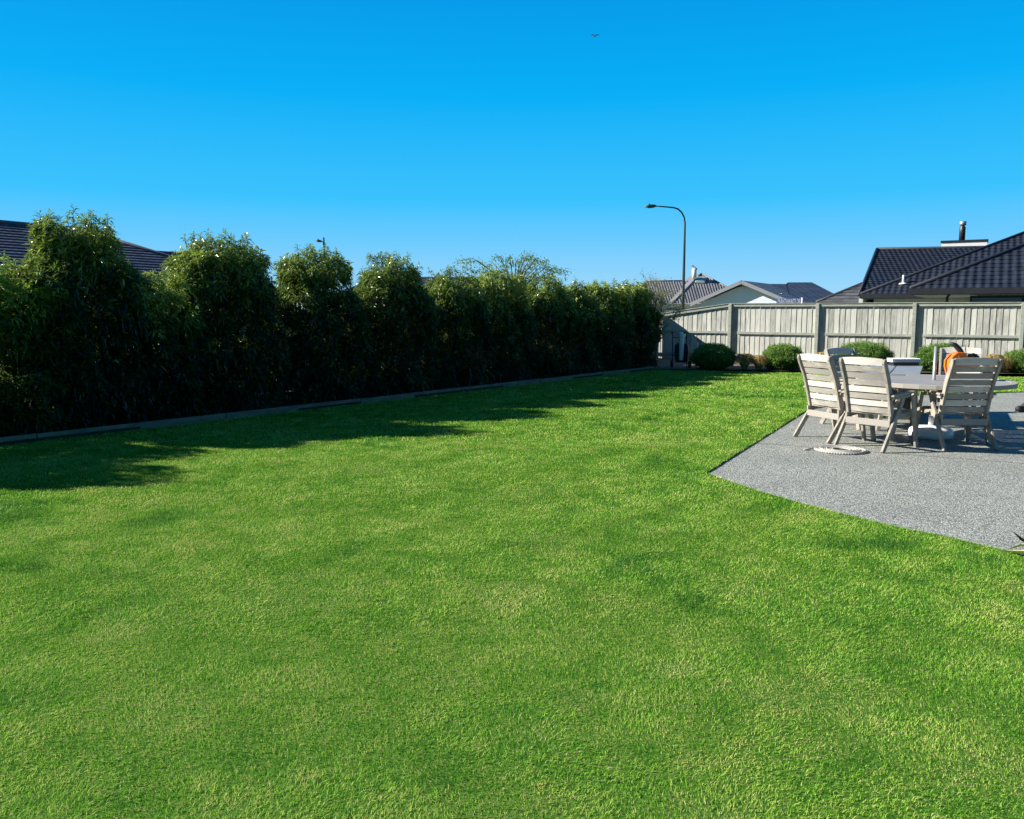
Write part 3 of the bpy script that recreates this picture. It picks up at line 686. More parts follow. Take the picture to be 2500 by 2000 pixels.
# ------------------------------------------------------------------ patio chairs
def make_chair():
    root = empty('recliner_chair')
    hw = .265; curve = [(.135, .31), (.105, .45), (.06, .62), (.005, .80), (-.07, .96), (-.10, 1.03), (-.105, 1.065)]
    def ys(z):
        for (y0, z0), (y1, z1) in zip(curve, curve[1:]):
            if z <= z1: return y0 + (y1 - y0) * (z - z0) / (z1 - z0)
        return curve[-1][0]
    for sx in (-1, 1):
        m = MB(); V = []; n = len(curve); x0, x1 = sx * hw - .016, sx * hw + .016
        for i, (y, z) in enumerate(curve):
            a = curve[max(i - 1, 0)]; b = curve[min(i + 1, n - 1)]; d = Vector((0, b[0] - a[0], b[1] - a[1])).normalized(); p = Vector((0, d.z, -d.y))
            wd = .036 if 0 < i < n - 1 else .024
            for (x, s) in ((x0, -1), (x1, -1), (x1, 1), (x0, 1)): V.append(Vector((x, y, z)) + p * wd * s)
        F = [(i * 4 + k, i * 4 + (k + 1) % 4, i * 4 + 4 + (k + 1) % 4, i * 4 + 4 + k) for i in range(n - 1) for k in range(4)] + [(3, 2, 1, 0), tuple((n - 1) * 4 + k for k in range(4))]
        m.add(V, F); m.build('back_stile', M['teakd'], root, bevel=.005)
    # curved slats of the backrest in one mesh
    V = []; Q = []; T = []; z = .425; hs_ = .0665; gp = .0145; k = 0
    while z + hs_ < 1.065:
        last = z + hs_ * 2 + gp > 1.065
        z1 = z + hs_ + (.012 if last else 0); tn = random.random()
        for side in (0, 1):
            for i in range(9):
                f = i / 8 * 2 - 1; x = f * (hw - .018); bow = -.028 * (1 - f * f)
                arch = .014 * (1 - f * f) if last else .003 * (1 - f * f)
                yy = ys(z) + bow + (.009 if side else -.009); y2 = ys(z1) + bow + (.009 if side else -.009)
                V += [(x, yy, z + .003 * (1 - f * f)), (x, y2, z1 + arch)]; T += [tn, tn]
        b0 = k; b1 = k + 18
        for i in range(8):
            a = b0 + i * 2; c = b1 + i * 2
            Q += [(a, a + 2, a + 3, a + 1), (c, c + 1, c + 3, c + 2), (a, c, c + 2, a + 2), (a + 1, a + 3, c + 3, c + 1)]
        Q += [(b0, b0 + 1, b1 + 1, b1), (b0 + 16, b1 + 16, b1 + 17, b0 + 17)]
        k += 36; z += hs_ + gp
    np_mesh('backrest', np.array(V), None, np.array(Q), M['teak'], root, T)
    m = MB()
    for i in range(7):
        y = .13 + i * .068; m.box((0, y, .405 + .035 * (y / .55)), (2 * hw + .0, .056, .018))
    m.build('seat', M['teakd'], root, bevel=.003)
    m = MB(); m.bar((-.275, .075, .315), (.275, .075, .315), .075, .022, side=(0, 1, 0)); m.build('rear_rail', M['teak'], root, bevel=.003)
    m = MB(); m.bar((-.275, .52, .385), (.275, .52, .385), .07, .022, side=(0, 1, 0)); m.build('front_rail', M['teak'], root, bevel=.003)
    for sx in (-1, 1):
        X = sx * .298
        m = MB(); m.bar((X, -.10, 0.0), (X, .235, .50), .058, .028); m.bar((X, .235, .50), (X, .30, .615), .058, .028); m.build('leg', M['teakd'], root, bevel=.004)
        m = MB(); m.bar((X + sx * .029, .60, 0.0), (X + sx * .029, .46, .63), .058, .028); m.build('leg', M['teakd'], root, bevel=.004)
        m = MB(); m.bar((sx * .268, .06, .375), (sx * .268, .56, .405), .06, .024); m.build('side_rail', M['teakd'], root, bevel=.003)
        m = MB(); m.prism([(X - .032, .03, .632), (X + .032, .03, .632), (X + .040, .42, .655), (X + .034, .52, .655), (X + .015, .545, .652), (X - .015, .545, .652), (X - .034, .52, .655), (X - .036, .42, .655)], (0, 0, .024)); m.build('armrest', M['teakd'], root, bevel=.005)
        m = MB(); m.bar((X, .05, .612), (X, .46, .625), .03, .02); m.build('arm_support', M['teakd'], root)
    return root
chair = make_chair()
def copy_tree(o, parent=None):
    c = o.copy(); COL.objects.link(c); c.parent = parent
    for ch in [x for x in bpy.data.objects if x.parent == o]: copy_tree(ch, c)
    return c
def place(p, face, label, first=False, recline=0.0):
    o = chair if first else copy_tree(chair)
    o.location = (p.x, p.y, 0.001); o.rotation_euler = (0, 0, math.atan2(face[1], face[0]) - math.pi / 2)
    tag(o, label, 'chair', 'slatted garden chairs around the round table')
    return o
def rear(uv1, uv2, face):
    a, b = G(*uv1), G(*uv2); f = Vector((face[0], face[1], 0)).normalized(); return (a + b) / 2 + f * .10
fA, fB, fE = (.80, .60), (.93, .37), (.02, 1)
place(rear((2041, 1091), (2151, 1105), fA), fA, 'front left chair, pale sunlit slatted back toward the lawn, beside the white coil', True)
place(rear((1953, 1069), (2008, 1081), fB), fB, 'leftmost garden chair, nearest the lawn edge, with stained back slats')
place(rear((2310, 1101), (2428, 1101), fE), fE, 'near right garden chair with dark shaded back hiding part of the orange tool')
TC = G(2271, 1068)                                      # table centre (parasol base)
pC = D(2062, 900, 11.75); pD = D(2345, 900, 11.95)
place(Vector((pC.x, pC.y, 0)), (.42, -.9), 'back left garden chair facing the camera, its dark headrest behind the front left chair')
place(Vector((pD.x, pD.y, 0)), (-.45, -.9), 'back right garden chair facing the camera, behind the parasol pole and orange tool')

# ------------------------------------------------------------------ round table
def round_table():
    root = thing('round_table', 'round silvery slatted timber table between the garden chairs on the patio', 'table', (TC.x, TC.y, 0.001), -.25)
    Rr = .92; m = MB(); n = 17; w = 2 * (Rr - .075) / n
    for i in range(n):
        y = -(Rr - .075) + w * (i + .5); h = math.sqrt(max((Rr - .06) ** 2 - (abs(y) + w / 2) ** 2, .01))
        m.box((0, y, .727), (2 * h, w - .014, .022))
    m.build('tabletop', M['table'], root, bevel=.003)
    m = MB(); seg = 32; V = []; F = []
    for k in range(seg):
        a = 2 * math.pi * k / seg
        for (r, z) in ((Rr - .075, .690), (Rr, .690), (Rr, .743), (Rr - .075, .743)): V.append((r * math.cos(a), r * math.sin(a), z))
    for k in range(seg):
        a = k * 4; b = ((k + 1) % seg) * 4
        for j in range(4): F.append((a + j, b + j, b + (j + 1) % 4, a + (j + 1) % 4))
    m.add(V, F); m.build('rim', M['teak'], root, bevel=.004)
    m = MB()
    for s in (-1, 1):
        m.bar((-.5, s * .42, .67), (.5, s * .42, .67), .07, .03, side=(0, 1, 0)); m.bar((s * .5, -.42, .668), (s * .5, .42, .668), .07, .03)
    m.build('apron', M['teakd'], root)
    for sx in (-1, 1):
        for sy in (-1, 1):
            m = MB(); m.bar((sx * .55, sy * .46, 0), (sx * .46, sy * .40, .70), .08, .05); m.build('leg', M['teakd'], root, bevel=.005)
    m = MB(); m.bar((-.5, 0, .16), (.5, 0, .16), .06, .03, side=(0, 1, 0)); 
round_table()
# second, rectangular slab table behind
def slab_table():
    a = G(2247, 915, .74); b = G(2255, 893, .74); d = (b - a).normalized(); s = Vector((-d.y, d.x, 0)); L = (b - a).length; W_ = 1.15
    root = thing('slab_table', 'rectangular table of blue grey slabs over a dark cloth covered base behind the round table', 'table', (a.x, a.y, 0.001))
    def P(i, j, z): q = d * i + s * j; return Vector((q.x, q.y, z))
    m = MB()
    for j in range(3):
        j0, j1 = j * W_ / 3 + .008, (j + 1) * W_ / 3 - .008
        for i in range(2):
            i0, i1 = i * L / 2 + .006, (i + 1) * L / 2 - .006
            m.prism([P(i0, j0, .715), P(i1, j0, .715), P(i1, j1, .715), P(i0, j1, .715)], (0, 0, .028))
    m.build('tabletop', M['slab'], root, bevel=.004)
    m = MB(); m.prism([P(.02, .03, .66), P(L - .02, .03, .66), P(L - .02, W_ - .03, .66), P(.02, W_ - .03, .66)], (0, 0, .05)); m.build('apron', M['teakd'], root)
    m = MB(); V = []; n = 40; ring = []
    for k in range(n):
        f = k / n * 4; e = int(f); g_ = f - e; c = [(L * .42, .08), (L - .08, .08), (L - .08, W_ - .12), (L * .42, W_ - .12)]
        p0, p1 = c[e], c[(e + 1) % 4]; ring.append((p0[0] + (p1[0] - p0[0]) * g_, p0[1] + (p1[1] - p0[1]) * g_))
    for (z, k_) in ((.0, 1.05), (.3, 1.0), (.66, .97)):
        for q, (i, j) in enumerate(ring):
            ww = .02 * math.sin(q * 2.3) * (1.2 - z); ci, cj = L * .7, W_ / 2
            V.append(P(ci + (i - ci) * k_ + ww, cj + (j - cj) * k_ + ww, z))
    F = [(r * n + k, r * n + (k + 1) % n, (r + 1) * n + (k + 1) % n, (r + 1) * n + k) for r in range(2) for k in range(n)]
    m.add(V, F, smooth=True); m.build('cloth_skirt', M['darkcover'], root)
    for (i, j) in ((.06, .06), (.06, W_ - .06)):
        m = MB(); m.bar(P(i, j, 0), P(i, j, .66), .07, .05); m.build('leg', M['teakd'], root)
    # ribbed white tray on its black stand at the far end
    c = P(L - .14, .30, .744) + Vector((a.x, a.y, 0))
    t = thing('ribbed_tray', 'white ribbed plastic tray on a black box at the far end of the slab table', 'tray', c, 0)
    m = MB(); m.prism([(-.19, -.09, 0), (.22, -.09, 0), (.22, .09, 0), (-.19, .09, 0)], (0, 0, .055)); m.build('black_box', M['blackplastic'], t, bevel=.006)
    m = MB()
    for i in range(15):
        x = -.215 + i * .031; m.prism([(x, -.115, .058), (x + .017, -.115, .058), (x + .017, -.10, .115), (x, -.10, .115)], (0, .2, 0))
    m.prism([(-.215, -.11, .10), (.236, -.11, .10), (.236, .1, .10), (-.215, .1, .10)], (0, 0, .008)); m.build('ribs', M['whiteplastic'], t)
slab_table()
# parasol stand
def parasol():
    root = thing('parasol_stand', 'bare grey parasol pole through the round table with a white base below', 'parasol stand', (TC.x, TC.y, 0.001))
    h = D(2275, 846, TC.y).z
    m = MB(); m.lathe([(.24, 0), (.262, .02), (.265, .07), (.25, .11), (.21, .135), (.06, .15), (.035, .16)], n=32); m.build('base', M['whiteplastic'], root)
    m = MB(); m.tube([(0, 0, .15), (.0, 0, .38)], .032, 14); m.build('base_socket', M['whiteplastic'], root)
    m = MB(); m.tube([(0, 0, .3), (.004, 0, h)], .021, 14); m.build('pole', M['greymetal'], root)
    m = MB(); m.tube([(.045, 0, .30), (.07, 0, .30)], .018, 10); m.build('knob', M['blackplastic'], root)
parasol()
# orange power tool on the table
def tool():
    Y = TC.y - .02; c = D(2345, 920, Y); c.z = .746
    root = thing('power_tool', 'orange and black garden power tool standing on the round table behind a chair back', 'power tool', c, 0)
    def L(u, v): p = D(u, v, Y); return Vector((p.x - c.x, 0, max(p.z - c.z, .0)))
    m = MB(); poly = [L(2316, 920), L(2310, 895), L(2311, 880), L(2320, 868), L(2330, 860), L(2349, 860), L(2357, 870), L(2360, 880), L(2385, 884), L(2384, 905), L(2340, 908), L(2338, 890), L(2330, 892), L(2328, 920)]
    m.prism([p + Vector((0, -.07, 0)) for p in poly], (0, .14, 0)); m.build('housing', M['orange'], root, bevel=.012)
    m = MB(); m.prism([p + Vector((0, -.078, 0)) for p in (L(2332, 868), L(2348, 868), L(2353, 876), L(2334, 878))], (0, .156, 0)); m.build('vent_panel', mat('deep orange vent', (.5, .11, .01), (.6, .14, .01), rough=.5), root, bevel=.004)
    m = MB(); m.tube([L(2322, 839), L(2331, 842), L(2341, 852), L(2352, 868), L(2360, 878)], [.022, .030, .034, .030, .026], 10); m.build('handle', M['blackplastic'], root)
    m = MB(); m.tube([L(2356, 842), L(2358, 858), L(2360, 876)], .005, 6); m.build('throttle_rod', M['blackplastic'], root)
    m = MB(); m.tube([L(2360, 878) + Vector((0, .02, 0)), L(2370, 872) + Vector((0, .02, 0)), L(2381, 869) + Vector((0, .02, 0))], [.022, .04, .038], 12); m.build('motor_cover', M['brown'], root)
    m = MB(); m.tube([L(2379, 868), L(2385, 874), L(2386, 884)], [.03, .034, .02], 10); m.build('guard', M['blackplastic'], root)
tool()
# coil of white rope
def coil():
    c = G(2052, 1101); root_pts = []; V = MB()
    pts = []
    for i in range(420):
        a = i / 420 * 2 * math.pi * 9; r = .285 - .021 * a / (2 * math.pi) + .006 * math.sin(a * 3.1); z = .011 + .006 * (math.sin(a * .37) > 0) + .002 * math.sin(a * 2.7)
        pts.append((c.x + r * math.cos(a + 2.6), c.y + r * math.sin(a + 2.6) * .95, z))
    V.tube([(c.x - .42, c.y + .01, .014), (c.x - .36, c.y + .04, .014), (c.x - .30, c.y + .06, .02)] + pts, .0105, 7)
    for k in range(60):
        a = k / 60 * 6.283; V.tube([(c.x + .288 * math.cos(a), c.y + .273 * math.sin(a), .013), (c.x + .288 * math.cos(a + .11), c.y + .273 * math.sin(a + .11), .011)], .009, 6)
    o = V.build('rope_coil', M['rope']); tag(o, 'flat coil of white rope lying on the patio beside the front left chair', 'rope')
coil()
b = G(2175, 1061); m = MB(); m.lathe([(.002, 0), (.03, .008), (.045, .026), (.05, .05), (.045, .074), (.03, .092), (.002, .1)], (b.x, b.y, 0.001), n=20)
tag(m.build('ball', M['navy']), 'small dark navy ball on the ground under the round table', 'ball')
def shoe(c, rz, label):
    root = thing('garden_shoe', label, 'shoe', c, rz, group='pair of black garden shoes')
    prof = [(-.13, .035, .08), (-.09, .045, .09), (-.02, .045, .085), (.05, .052, .07), (.11, .05, .05), (.15, .03, .03)]
    V = []; n = 12
    for (y, w_, h) in prof:
        for k in range(n):
            a = 2 * math.pi * k / n; V.append((math.cos(a) * w_, y, .015 + max(math.sin(a) * h * .6 + h * .4, 0)))
    F = [(i * n + k, i * n + (k + 1) % n, (i + 1) * n + (k + 1) % n, (i + 1) * n + k) for i in range(len(prof) - 1) for k in range(n)] + [tuple(range(n))[::-1], tuple((len(prof) - 1) * n + k for k in range(n))]
    m = MB(); m.add(V, F, smooth=True); m.build('upper', M['blackrubber'], root)
    m = MB(); m.prism([(-.045, -.135, 0), (.045, -.135, 0), (.055, .05, 0), (.04, .155, 0), (-.04, .155, 0), (-.055, .05, 0)], (0, 0, .018)); m.build('sole', M['blackrubber'], root, bevel=.004)
s1 = G(2496, 1006); s2 = G(2507, 998)
shoe((s1.x, s1.y, .001), -1.2, 'nearer black garden shoe on the patio at the right edge'); shoe((s2.x, s2.y, .001), -1.0, 'farther black garden shoe on the patio at the right edge')
# strappy plant at the right edge
def strappy():
    c = G(2560, 1352); root = thing('strappy_plant', 'pale strappy leaved plant at the patio edge, cut off by the right edge', 'plant', (c.x, c.y, .0))
    def leaf(pts, w0, tn):
        V = []; Q = []; n = len(pts)
        for i, p in enumerate(pts):
            p = Vector(p); d = (Vector(pts[min(i + 1, n - 1)]) - Vector(pts[max(i - 1, 0)])).normalized(); s = d.cross(Vector((0, 0, 1))).normalized()
            w_ = w0 * (1 - (i / (n - 1)) ** 2 * .95); u_ = s.cross(d)
            V += [p - s * w_ + u_ * w_ * .9, p, p + s * w_ + u_ * w_ * .9]
        for i in range(n - 1):
            for k in (0, 1): Q.append((i * 3 + k, i * 3 + k + 1, i * 3 + 4 + k, i * 3 + 3 + k))
        np_mesh('leaf', np.array([tuple(v) for v in V]), None, np.array(Q), M['strap'], root, [tn] * len(V), smooth=True)
    def q(u, v, z): p = G(u, v, z) ; return (p.x - c.x, p.y - c.y, z)
    leaf([(0, 0, .03), q(2520, 1355, .05), q(2490, 1352, .04), q(2451, 1345, .012)], .040, .95)
    leaf([(0, 0, .04), q(2525, 1335, .10), q(2495, 1333, .07), q(2453, 1344, .02)], .026, .75)
    leaf([(0, 0, .06), q(2515, 1334, .16), q(2490, 1318, .22), q(2472, 1297, .27)], .026, .0)
    for i in range(9):
        a = -.9 + i * .22; L_ = random.uniform(.2, .35); leaf([(0, 0, .03), (math.cos(a) * L_ * .4, math.sin(a) * L_ * .4, .16), (math.cos(a) * L_ * .8, math.sin(a) * L_ * .8, .2), (math.cos(a) * L_, math.sin(a) * L_, .12)], .024, random.choice((.1, .5, .8)))
strappy()

# ------------------------------------------------------------------ street lamps, sign, bird
def lamp(pts, rad, head_a, head_b, label, Y, base):
    root = thing('street_lamp', label, 'street lamp', (base.x, base.y, -.04), group='street lamps beyond the garden')
    P = [Vector((p.x - base.x, 0, p.z + .04)) for p in pts]
    m = MB(); m.tube([(0, 0, 0)] + P, rad, 12); m.build('pole', M['polesteel'], root)
    return root
Y = 50; base = D(1667, 760, Y); base.z = -.04
pole = [D(1668, 700, Y), D(1671, 600, Y), D(1672, 545, Y), D(1670, 531, Y), D(1664, 519, Y), D(1655, 510.5, Y), D(1644, 507, Y), D(1622, 505, Y), D(1598, 503, Y)]
for p in pole[:3]: p.x = base.x + (p.x - base.x) * .0
dx = pole[2].x - D(1672, 545, Y).x
for p in pole[3:]: p.x += dx
rt = lamp(pole, [.11, .09, .07, .055, .05, .05, .048, .045, .042, .04], None, None, 'tall grey street lamp with a curved arm rising behind the fence near the hedge end', Y, base)
def head(rt, tip, end, base, w=.17):
    m = MB(); a = Vector((end.x - base.x, 0, end.z + .04)); b = Vector((tip.x - base.x, 0, tip.z + .04)); d = b - a
    m.tube([a - d * .05, a + d * .15, a + d * .6, b], [.05, .10, .11, .02], 12); o = m.build('lamp_head', M['polesteel'], rt)
    m = MB(); q = a + d * .55 + Vector((0, 0, .10)); m.tube([q, q + Vector((0, 0, .07))], [.05, .035], 10); m.build('sensor', M['polesteel'], rt)
tp = D(1573, 505, Y); en = D(1600, 503, Y); tp.x += dx; en.x += dx; head(rt, tp, en, base)
Y2 = 72; b2 = D(795, 760, Y2); b2.z = -.04
rt2 = thing('street_lamp', 'small distant street lamp with a short side arm above the hedge', 'street lamp', (b2.x, b2.y, -.04), group='street lamps beyond the garden')
top = D(795, 580, Y2); m = MB(); m.tube([(0, 0, 0), (0, 0, top.z * .6), (0, 0, top.z + .04)], [.11, .09, .075], 12); m.build('pole', M['polesteel'], rt2)
arm = D(795, 591, Y2); m = MB(); e2 = D(783, 589, Y2); m.tube([(0, 0, arm.z + .04), (e2.x - b2.x, 0, e2.z + .04)], .045, 8); m.build('arm', M['polesteel'], rt2)
head(rt2, D(770, 587, Y2), D(785, 589.5, Y2), b2)

def sign():
    Yn = 33; a = D(1899, 735, Yn); bq = D(1955, 735, Yn); h0 = D(1930, 743.5, Yn).z; h1 = D(1930, 729, Yn).z
    px_ = D(1958, 735, Yn).x
    root = thing('street_sign', 'blue street name sign with white lettering just above the fence top', 'street sign', (px_, Yn, -.04), R(-14))
    m = MB(); m.tube([(0, 0, 0), (0, 0, D(1958, 727, Yn).z + .04)], .038, 12); m.build('post', M['signwhite'], root)
    m = MB(); m.prism([(a.x - px_, -.012, h0 + .04), (-.03, -.012, h0 + .04), (-.03, -.012, h1 + .04), (a.x - px_, -.012, h1 + .04)], (0, .024, 0)); m.build('blade', M['signblue'], root, bevel=.003)
    cu = bpy.data.curves.new('lettering', 'FONT'); cu.body = 'BRANTHWAITE DR'; cu.size = (h1 - h0) * 1.12; cu.extrude = .002; cu.align_x = 'CENTER'; cu.align_y = 'CENTER'; cu.offset = .009
    to = bpy.data.objects.new('lettering', cu); COL.objects.link(to)
    bpy.context.view_layer.update(); dg = bpy.context.evaluated_depsgraph_get()
    me = bpy.data.meshes.new_from_object(to.evaluated_get(dg)); bpy.data.objects.remove(to)
    me.materials.clear(); me.materials.append(M['signwhite'])
    xs = [v.co.x for v in me.vertices]; wdt = max(xs) - min(xs); L_ = abs(a.x - px_) - .10
    o = bpy.data.objects.new('lettering', me); COL.objects.link(o); o.parent = root
    o.rotation_euler = (math.pi / 2, 0, 0); o.scale = (L_ / wdt, 1, 1); o.location = ((a.x - px_ - .03) / 2, -.017, (h0 + h1) / 2 + .04)
sign()
def gull():
    c = D(1452, 88, 45); m = MB(); s = 1.0
    m.tube([(-.02, -.16, -.02), (0, -.05, 0), (0, .06, .0), (0, .18, .02)], [.012, .045, .045, .01], 8)
    for sx in (-1, 1):
        m.prism([(0, -.05, .01), (sx * .12, -.06, .06), (sx * .27, .0, .03), (sx * .14, .05, .05), (0, .05, .01)], (0, 0, .012))
    o = m.build('gull', M['gull']); o.location = c; tag(o, 'tiny bird gliding high in the blue sky', 'bird')
gull()

# ------------------------------------------------------------------ houses
adir = fdir.copy(); bdir = -fnrm       # neighbourhood axes: along the fence / away from it
def hiproof(m, corner, la, lb, ze, pitch=26, over=0.0, course=.37, gable_a=False, lift=.03):
    """hip roof: corner = near-left eave corner, la along adir, lb along bdir (world), hip ends at both a-ends"""
    c = Vector((corner.x, corner.y, 0)); P = lambda i, j, z: c + adir * i + bdir * j + Vector((0, 0, z)); tp = math.tan(R(pitch))
    if la >= lb:
        r = lb / 2; zr = ze + r * tp; A, B, C_, D_ = P(0, 0, ze), P(la, 0, ze), P(la, lb, ze), P(0, lb, ze); R0, R1 = P(0 if gable_a else r, r, zr), P(la - r, r, zr)
        m.course_face(A, B, R1, R0, course, lift); m.course_face(C_, D_, R0, R1, course, lift)
        m.course_face(B, C_, R1, R1, course, lift)
        if not gable_a: m.course_face(D_, A, R0, R0, course, lift)
        hips = [(A, R0), (B, R1), (C_, R1), (D_, R0), (R0, R1)]
    else:
        r = la / 2; zr = ze + r * tp; A, B, C_, D_ = P(0, 0, ze), P(la, 0, ze), P(la, lb, ze), P(0, lb, ze); R0, R1 = P(r, r, zr), P(r, lb - r, zr)
        m.course_face(D_, A, R0, R1, course, lift); m.course_face(B, C_, R1, R0, course, lift); m.course_face(A, B, R0, R0, course, lift); m.course_face(C_, D_, R1, R1, course, lift)
        hips = [(A, R0), (B, R0), (C_, R1), (D_, R1), (R0, R1)]
    return (A, B, C_, D_), hips
def ring_walls(root, corner, la, lb, zw, inset, matw, name='wall'):
    c = Vector((corner.x, corner.y, 0)) - root.location; c.z = 0; m = MB(); P = lambda i, j: c + adir * i + bdir * j
    q = [P(inset, inset), P(la - inset, inset), P(la - inset, lb - inset), P(inset, lb - inset)]
    m.prism([(p.x, p.y, 0) for p in q], (0, 0, zw)); return m.build(name, matw, root)
def fascia(root, corners, h=.22, out=.03):
    m = MB(); cs = [Vector(c) for c in corners]; n = len(cs)
    for i in range(n):
        a, b = cs[i], cs[(i + 1) % n]; d = (b - a).normalized(); s = Vector((d.y, -d.x, 0))
        m.bar(a - Vector((0, 0, h / 2 - .02)) - root.location + s * out, b - Vector((0, 0, h / 2 - .02)) - root.location + s * out, h, .10, side=s)
    # soffit
    m.prism([c - root.location - Vector((0, 0, h)) for c in cs], (0, 0, .02))
    return m.build('gutter', M['fascia'], root)
def caps(root, hips, matc, r=.07, name='ridge_cap'):
    m = MB()
    for a, b in hips: m.tube([a - root.location + Vector((0, 0, .02)), b - root.location + Vector((0, 0, .02))], r, 8)
    return m.build(name, matc, root)
def shift(m, root):
    l = root.location; m.v = [(x - l.x, y - l.y, z - l.z) for x, y, z in m.v]; return m

# right hand neighbour: low charcoal tiled house with chimney
ZE = 2.42
def eave_corner(u, v, z=ZE):
    d = ray(u, v); t = (z - CAM_H) / d.z; return Vector((d.x * t, d.y * t, 0))
c1 = eave_corner(2222, 706); c2 = eave_corner(2102, 719)
rt = thing('tiled_house', 'dark charcoal tiled single storey house with a chimney at the right behind the fence', 'house', (c1.x, c1.y, -.04))
m = MB(); cn1, hp1 = hiproof(m, c1, 14, 11, ZE, 25); cn2, hp2 = hiproof(m, c2, 26, 19, ZE, 25)
# raised rear wing with a clipped end
Yr = c2.y + 9; ra = D(2141, 609, Yr); wd = Vector((.970, -.243, 0)); rb = D(2141, 609, Yr) + wd * 16; ea = D(2097, 722, c2.y + 2.5); eb = ea + wd * 16; rb.z = ra.z; eb.z = ea.z
m.course_face(ea, eb, rb, ra); bk = (ra - ea); bk.z = 0; ec = ra + bk; ec.z = ea.z; ed = rb + bk; ed.z = ea.z
m.course_face(ed, ec, ra, rb)
shift(m, rt); m.build('roof', M['tile_dark'], rt)
caps(rt, hp1 + hp2 + [(ra, rb), (ea, ra), (ec, ra)], M['tile_dark'], .09)
fascia(rt, cn1); fascia(rt, cn2); 
ring_walls(rt, c1 + adir * 1.6, 12, 11, ZE - .1, .6, M['wallwhite']); ring_walls(rt, c2, 26, 19, ZE - .14, .55, M['wallgreen'])
m = MB(); l = rt.location; m.prism([ea - l - Vector((0, 0, .05)), ra - l - Vector((0, 0, .2)), ec - l - Vector((0, 0, .05)), Vector((ec.x, ec.y, -.04)) - l, Vector((ea.x, ea.y, -.04)) - l], adir * .2); m.build('end_wall', M['wallgreen'], rt)
# window and downpipe on the front wall
fw = c1 + adir * 1.6 + bdir * .6 - l; fw.z = 0
w_ = MB(); p0 = fw + adir * (on_line(2366, fw + l, adir)) - bdir * .03
w_.prism([p0 + Vector((0, 0, .5)), p0 + adir * 3.4 + Vector((0, 0, .5)), p0 + adir * 3.4 + Vector((0, 0, 2.2)), p0 + Vector((0, 0, 2.2))], bdir * .1); wo_ = w_.build('window', M['fascia'], rt)
w_ = MB(); 
for k in range(2):
    p = p0 + adir * (.07 + k * 1.66) - bdir * .012
    w_.prism([p + Vector((0, 0, .58)), p + adir * 1.58 + Vector((0, 0, .58)), p + adir * 1.58 + Vector((0, 0, 2.12)), p + Vector((0, 0, 2.12))], bdir * .02)
o = w_.build('pane', M['glass'], wo_)
dp = D(2312, 735, (fw + l).y - .1) - l; w_ = MB(); w_.tube([(dp.x, dp.y, .0), (dp.x, dp.y, 2.15), (dp.x - .05, dp.y - .35, 2.32)], .05, 8); w_.build('downpipe', M['fascia'], rt)
# chimney box on the rear ridge, flue on it
Yc = Yr + .1; ka = D(2297, 606, Yc); ka.z = 0; lk = on_line(2399, ka, wd); kb = ka + wd * lk; lk = on_line(2399, ka, adir); kb = ka + adir * lk; kc = (ka + kb) / 2 + bdir * (lk * .14 + .6)
zt = D(2350, 590.5, kc.y - .5).z - l.z; zb = 3.2; Rz = Matrix.Rotation(math.atan2(adir.y, adir.x), 3, 'Z')
m = MB(); m.box((kc.x - l.x, kc.y - l.y, (zt + zb) / 2), (lk, 1.2, zt - zb), Rz); ch = m.build('chimney', M['wallwhite'], rt)
m = MB(); m.box((kc.x - l.x, kc.y - l.y, zt + .045), (lk + .1, 1.3, .12), Rz); m.build('chimney_cap', M['fascia'], ch)
q = D(2350, 560, kc.y) - l; z2 = D(2350, 556, kc.y).z - l.z; z3 = D(2350, 551, kc.y).z - l.z; z4 = D(2350, 541, kc.y).z - l.z; fx, fy = q.x, q.y
m = MB(); m.lathe([(.17, zt + .1), (.17, z2), (.11, z2 + .10), (.11, z3)], (fx, fy, 0), 16); m.build('flue', M['fascia'], ch)
m = MB(); m.lathe([(.12, z3), (.19, z3 + .02), (.19, z4), (.14, z4 + .02)], (fx, fy, 0), 16); m.build('flue_cowl', M['greymetal'], ch)
r_ = ray(2205, 693); tp_ = math.tan(R(25)); t_ = (ZE - c2.dot(bdir) * tp_ - CAM_H) / (r_.z - r_.dot(bdir) * tp_)
vp = r_ * t_ + Vector((0, 0, CAM_H)) - l; hv = 21 * (r_ * t_).y / 2000
m = MB(); m.tube([(vp.x, vp.y, vp.z - .1), (vp.x, vp.y, vp.z + hv * .9), (vp.x, vp.y, vp.z + hv)], [.06, .06, .04], 10); m.lathe([(.24, -.02), (.16, .03), (.06, .06)], (vp.x, vp.y, vp.z), 12); m.build('vent_pipe', M['whiteplastic'], rt)

# lower grey roof between the navy roof and the tiled house
c3 = eave_corner(1990, 746, 2.2); c3 = D(1992, 744, 52); c3.z = 0
rt = thing('hipped_house', 'low grey hip roofed house between the navy roof and the charcoal tiled house', 'house', (c3.x, c3.y, -.04))
m = MB(); cn, hp = hiproof(m, c3, 12, 9, 2.1, 27, course=.45, lift=.05); shift(m, rt); m.build('roof', M['roof_slat'], rt); caps(rt, hp, M['fascia'], .10); fascia(rt, cn); ring_walls(rt, c3, 12, 9, 2.0, .6, M['wallgreen'])

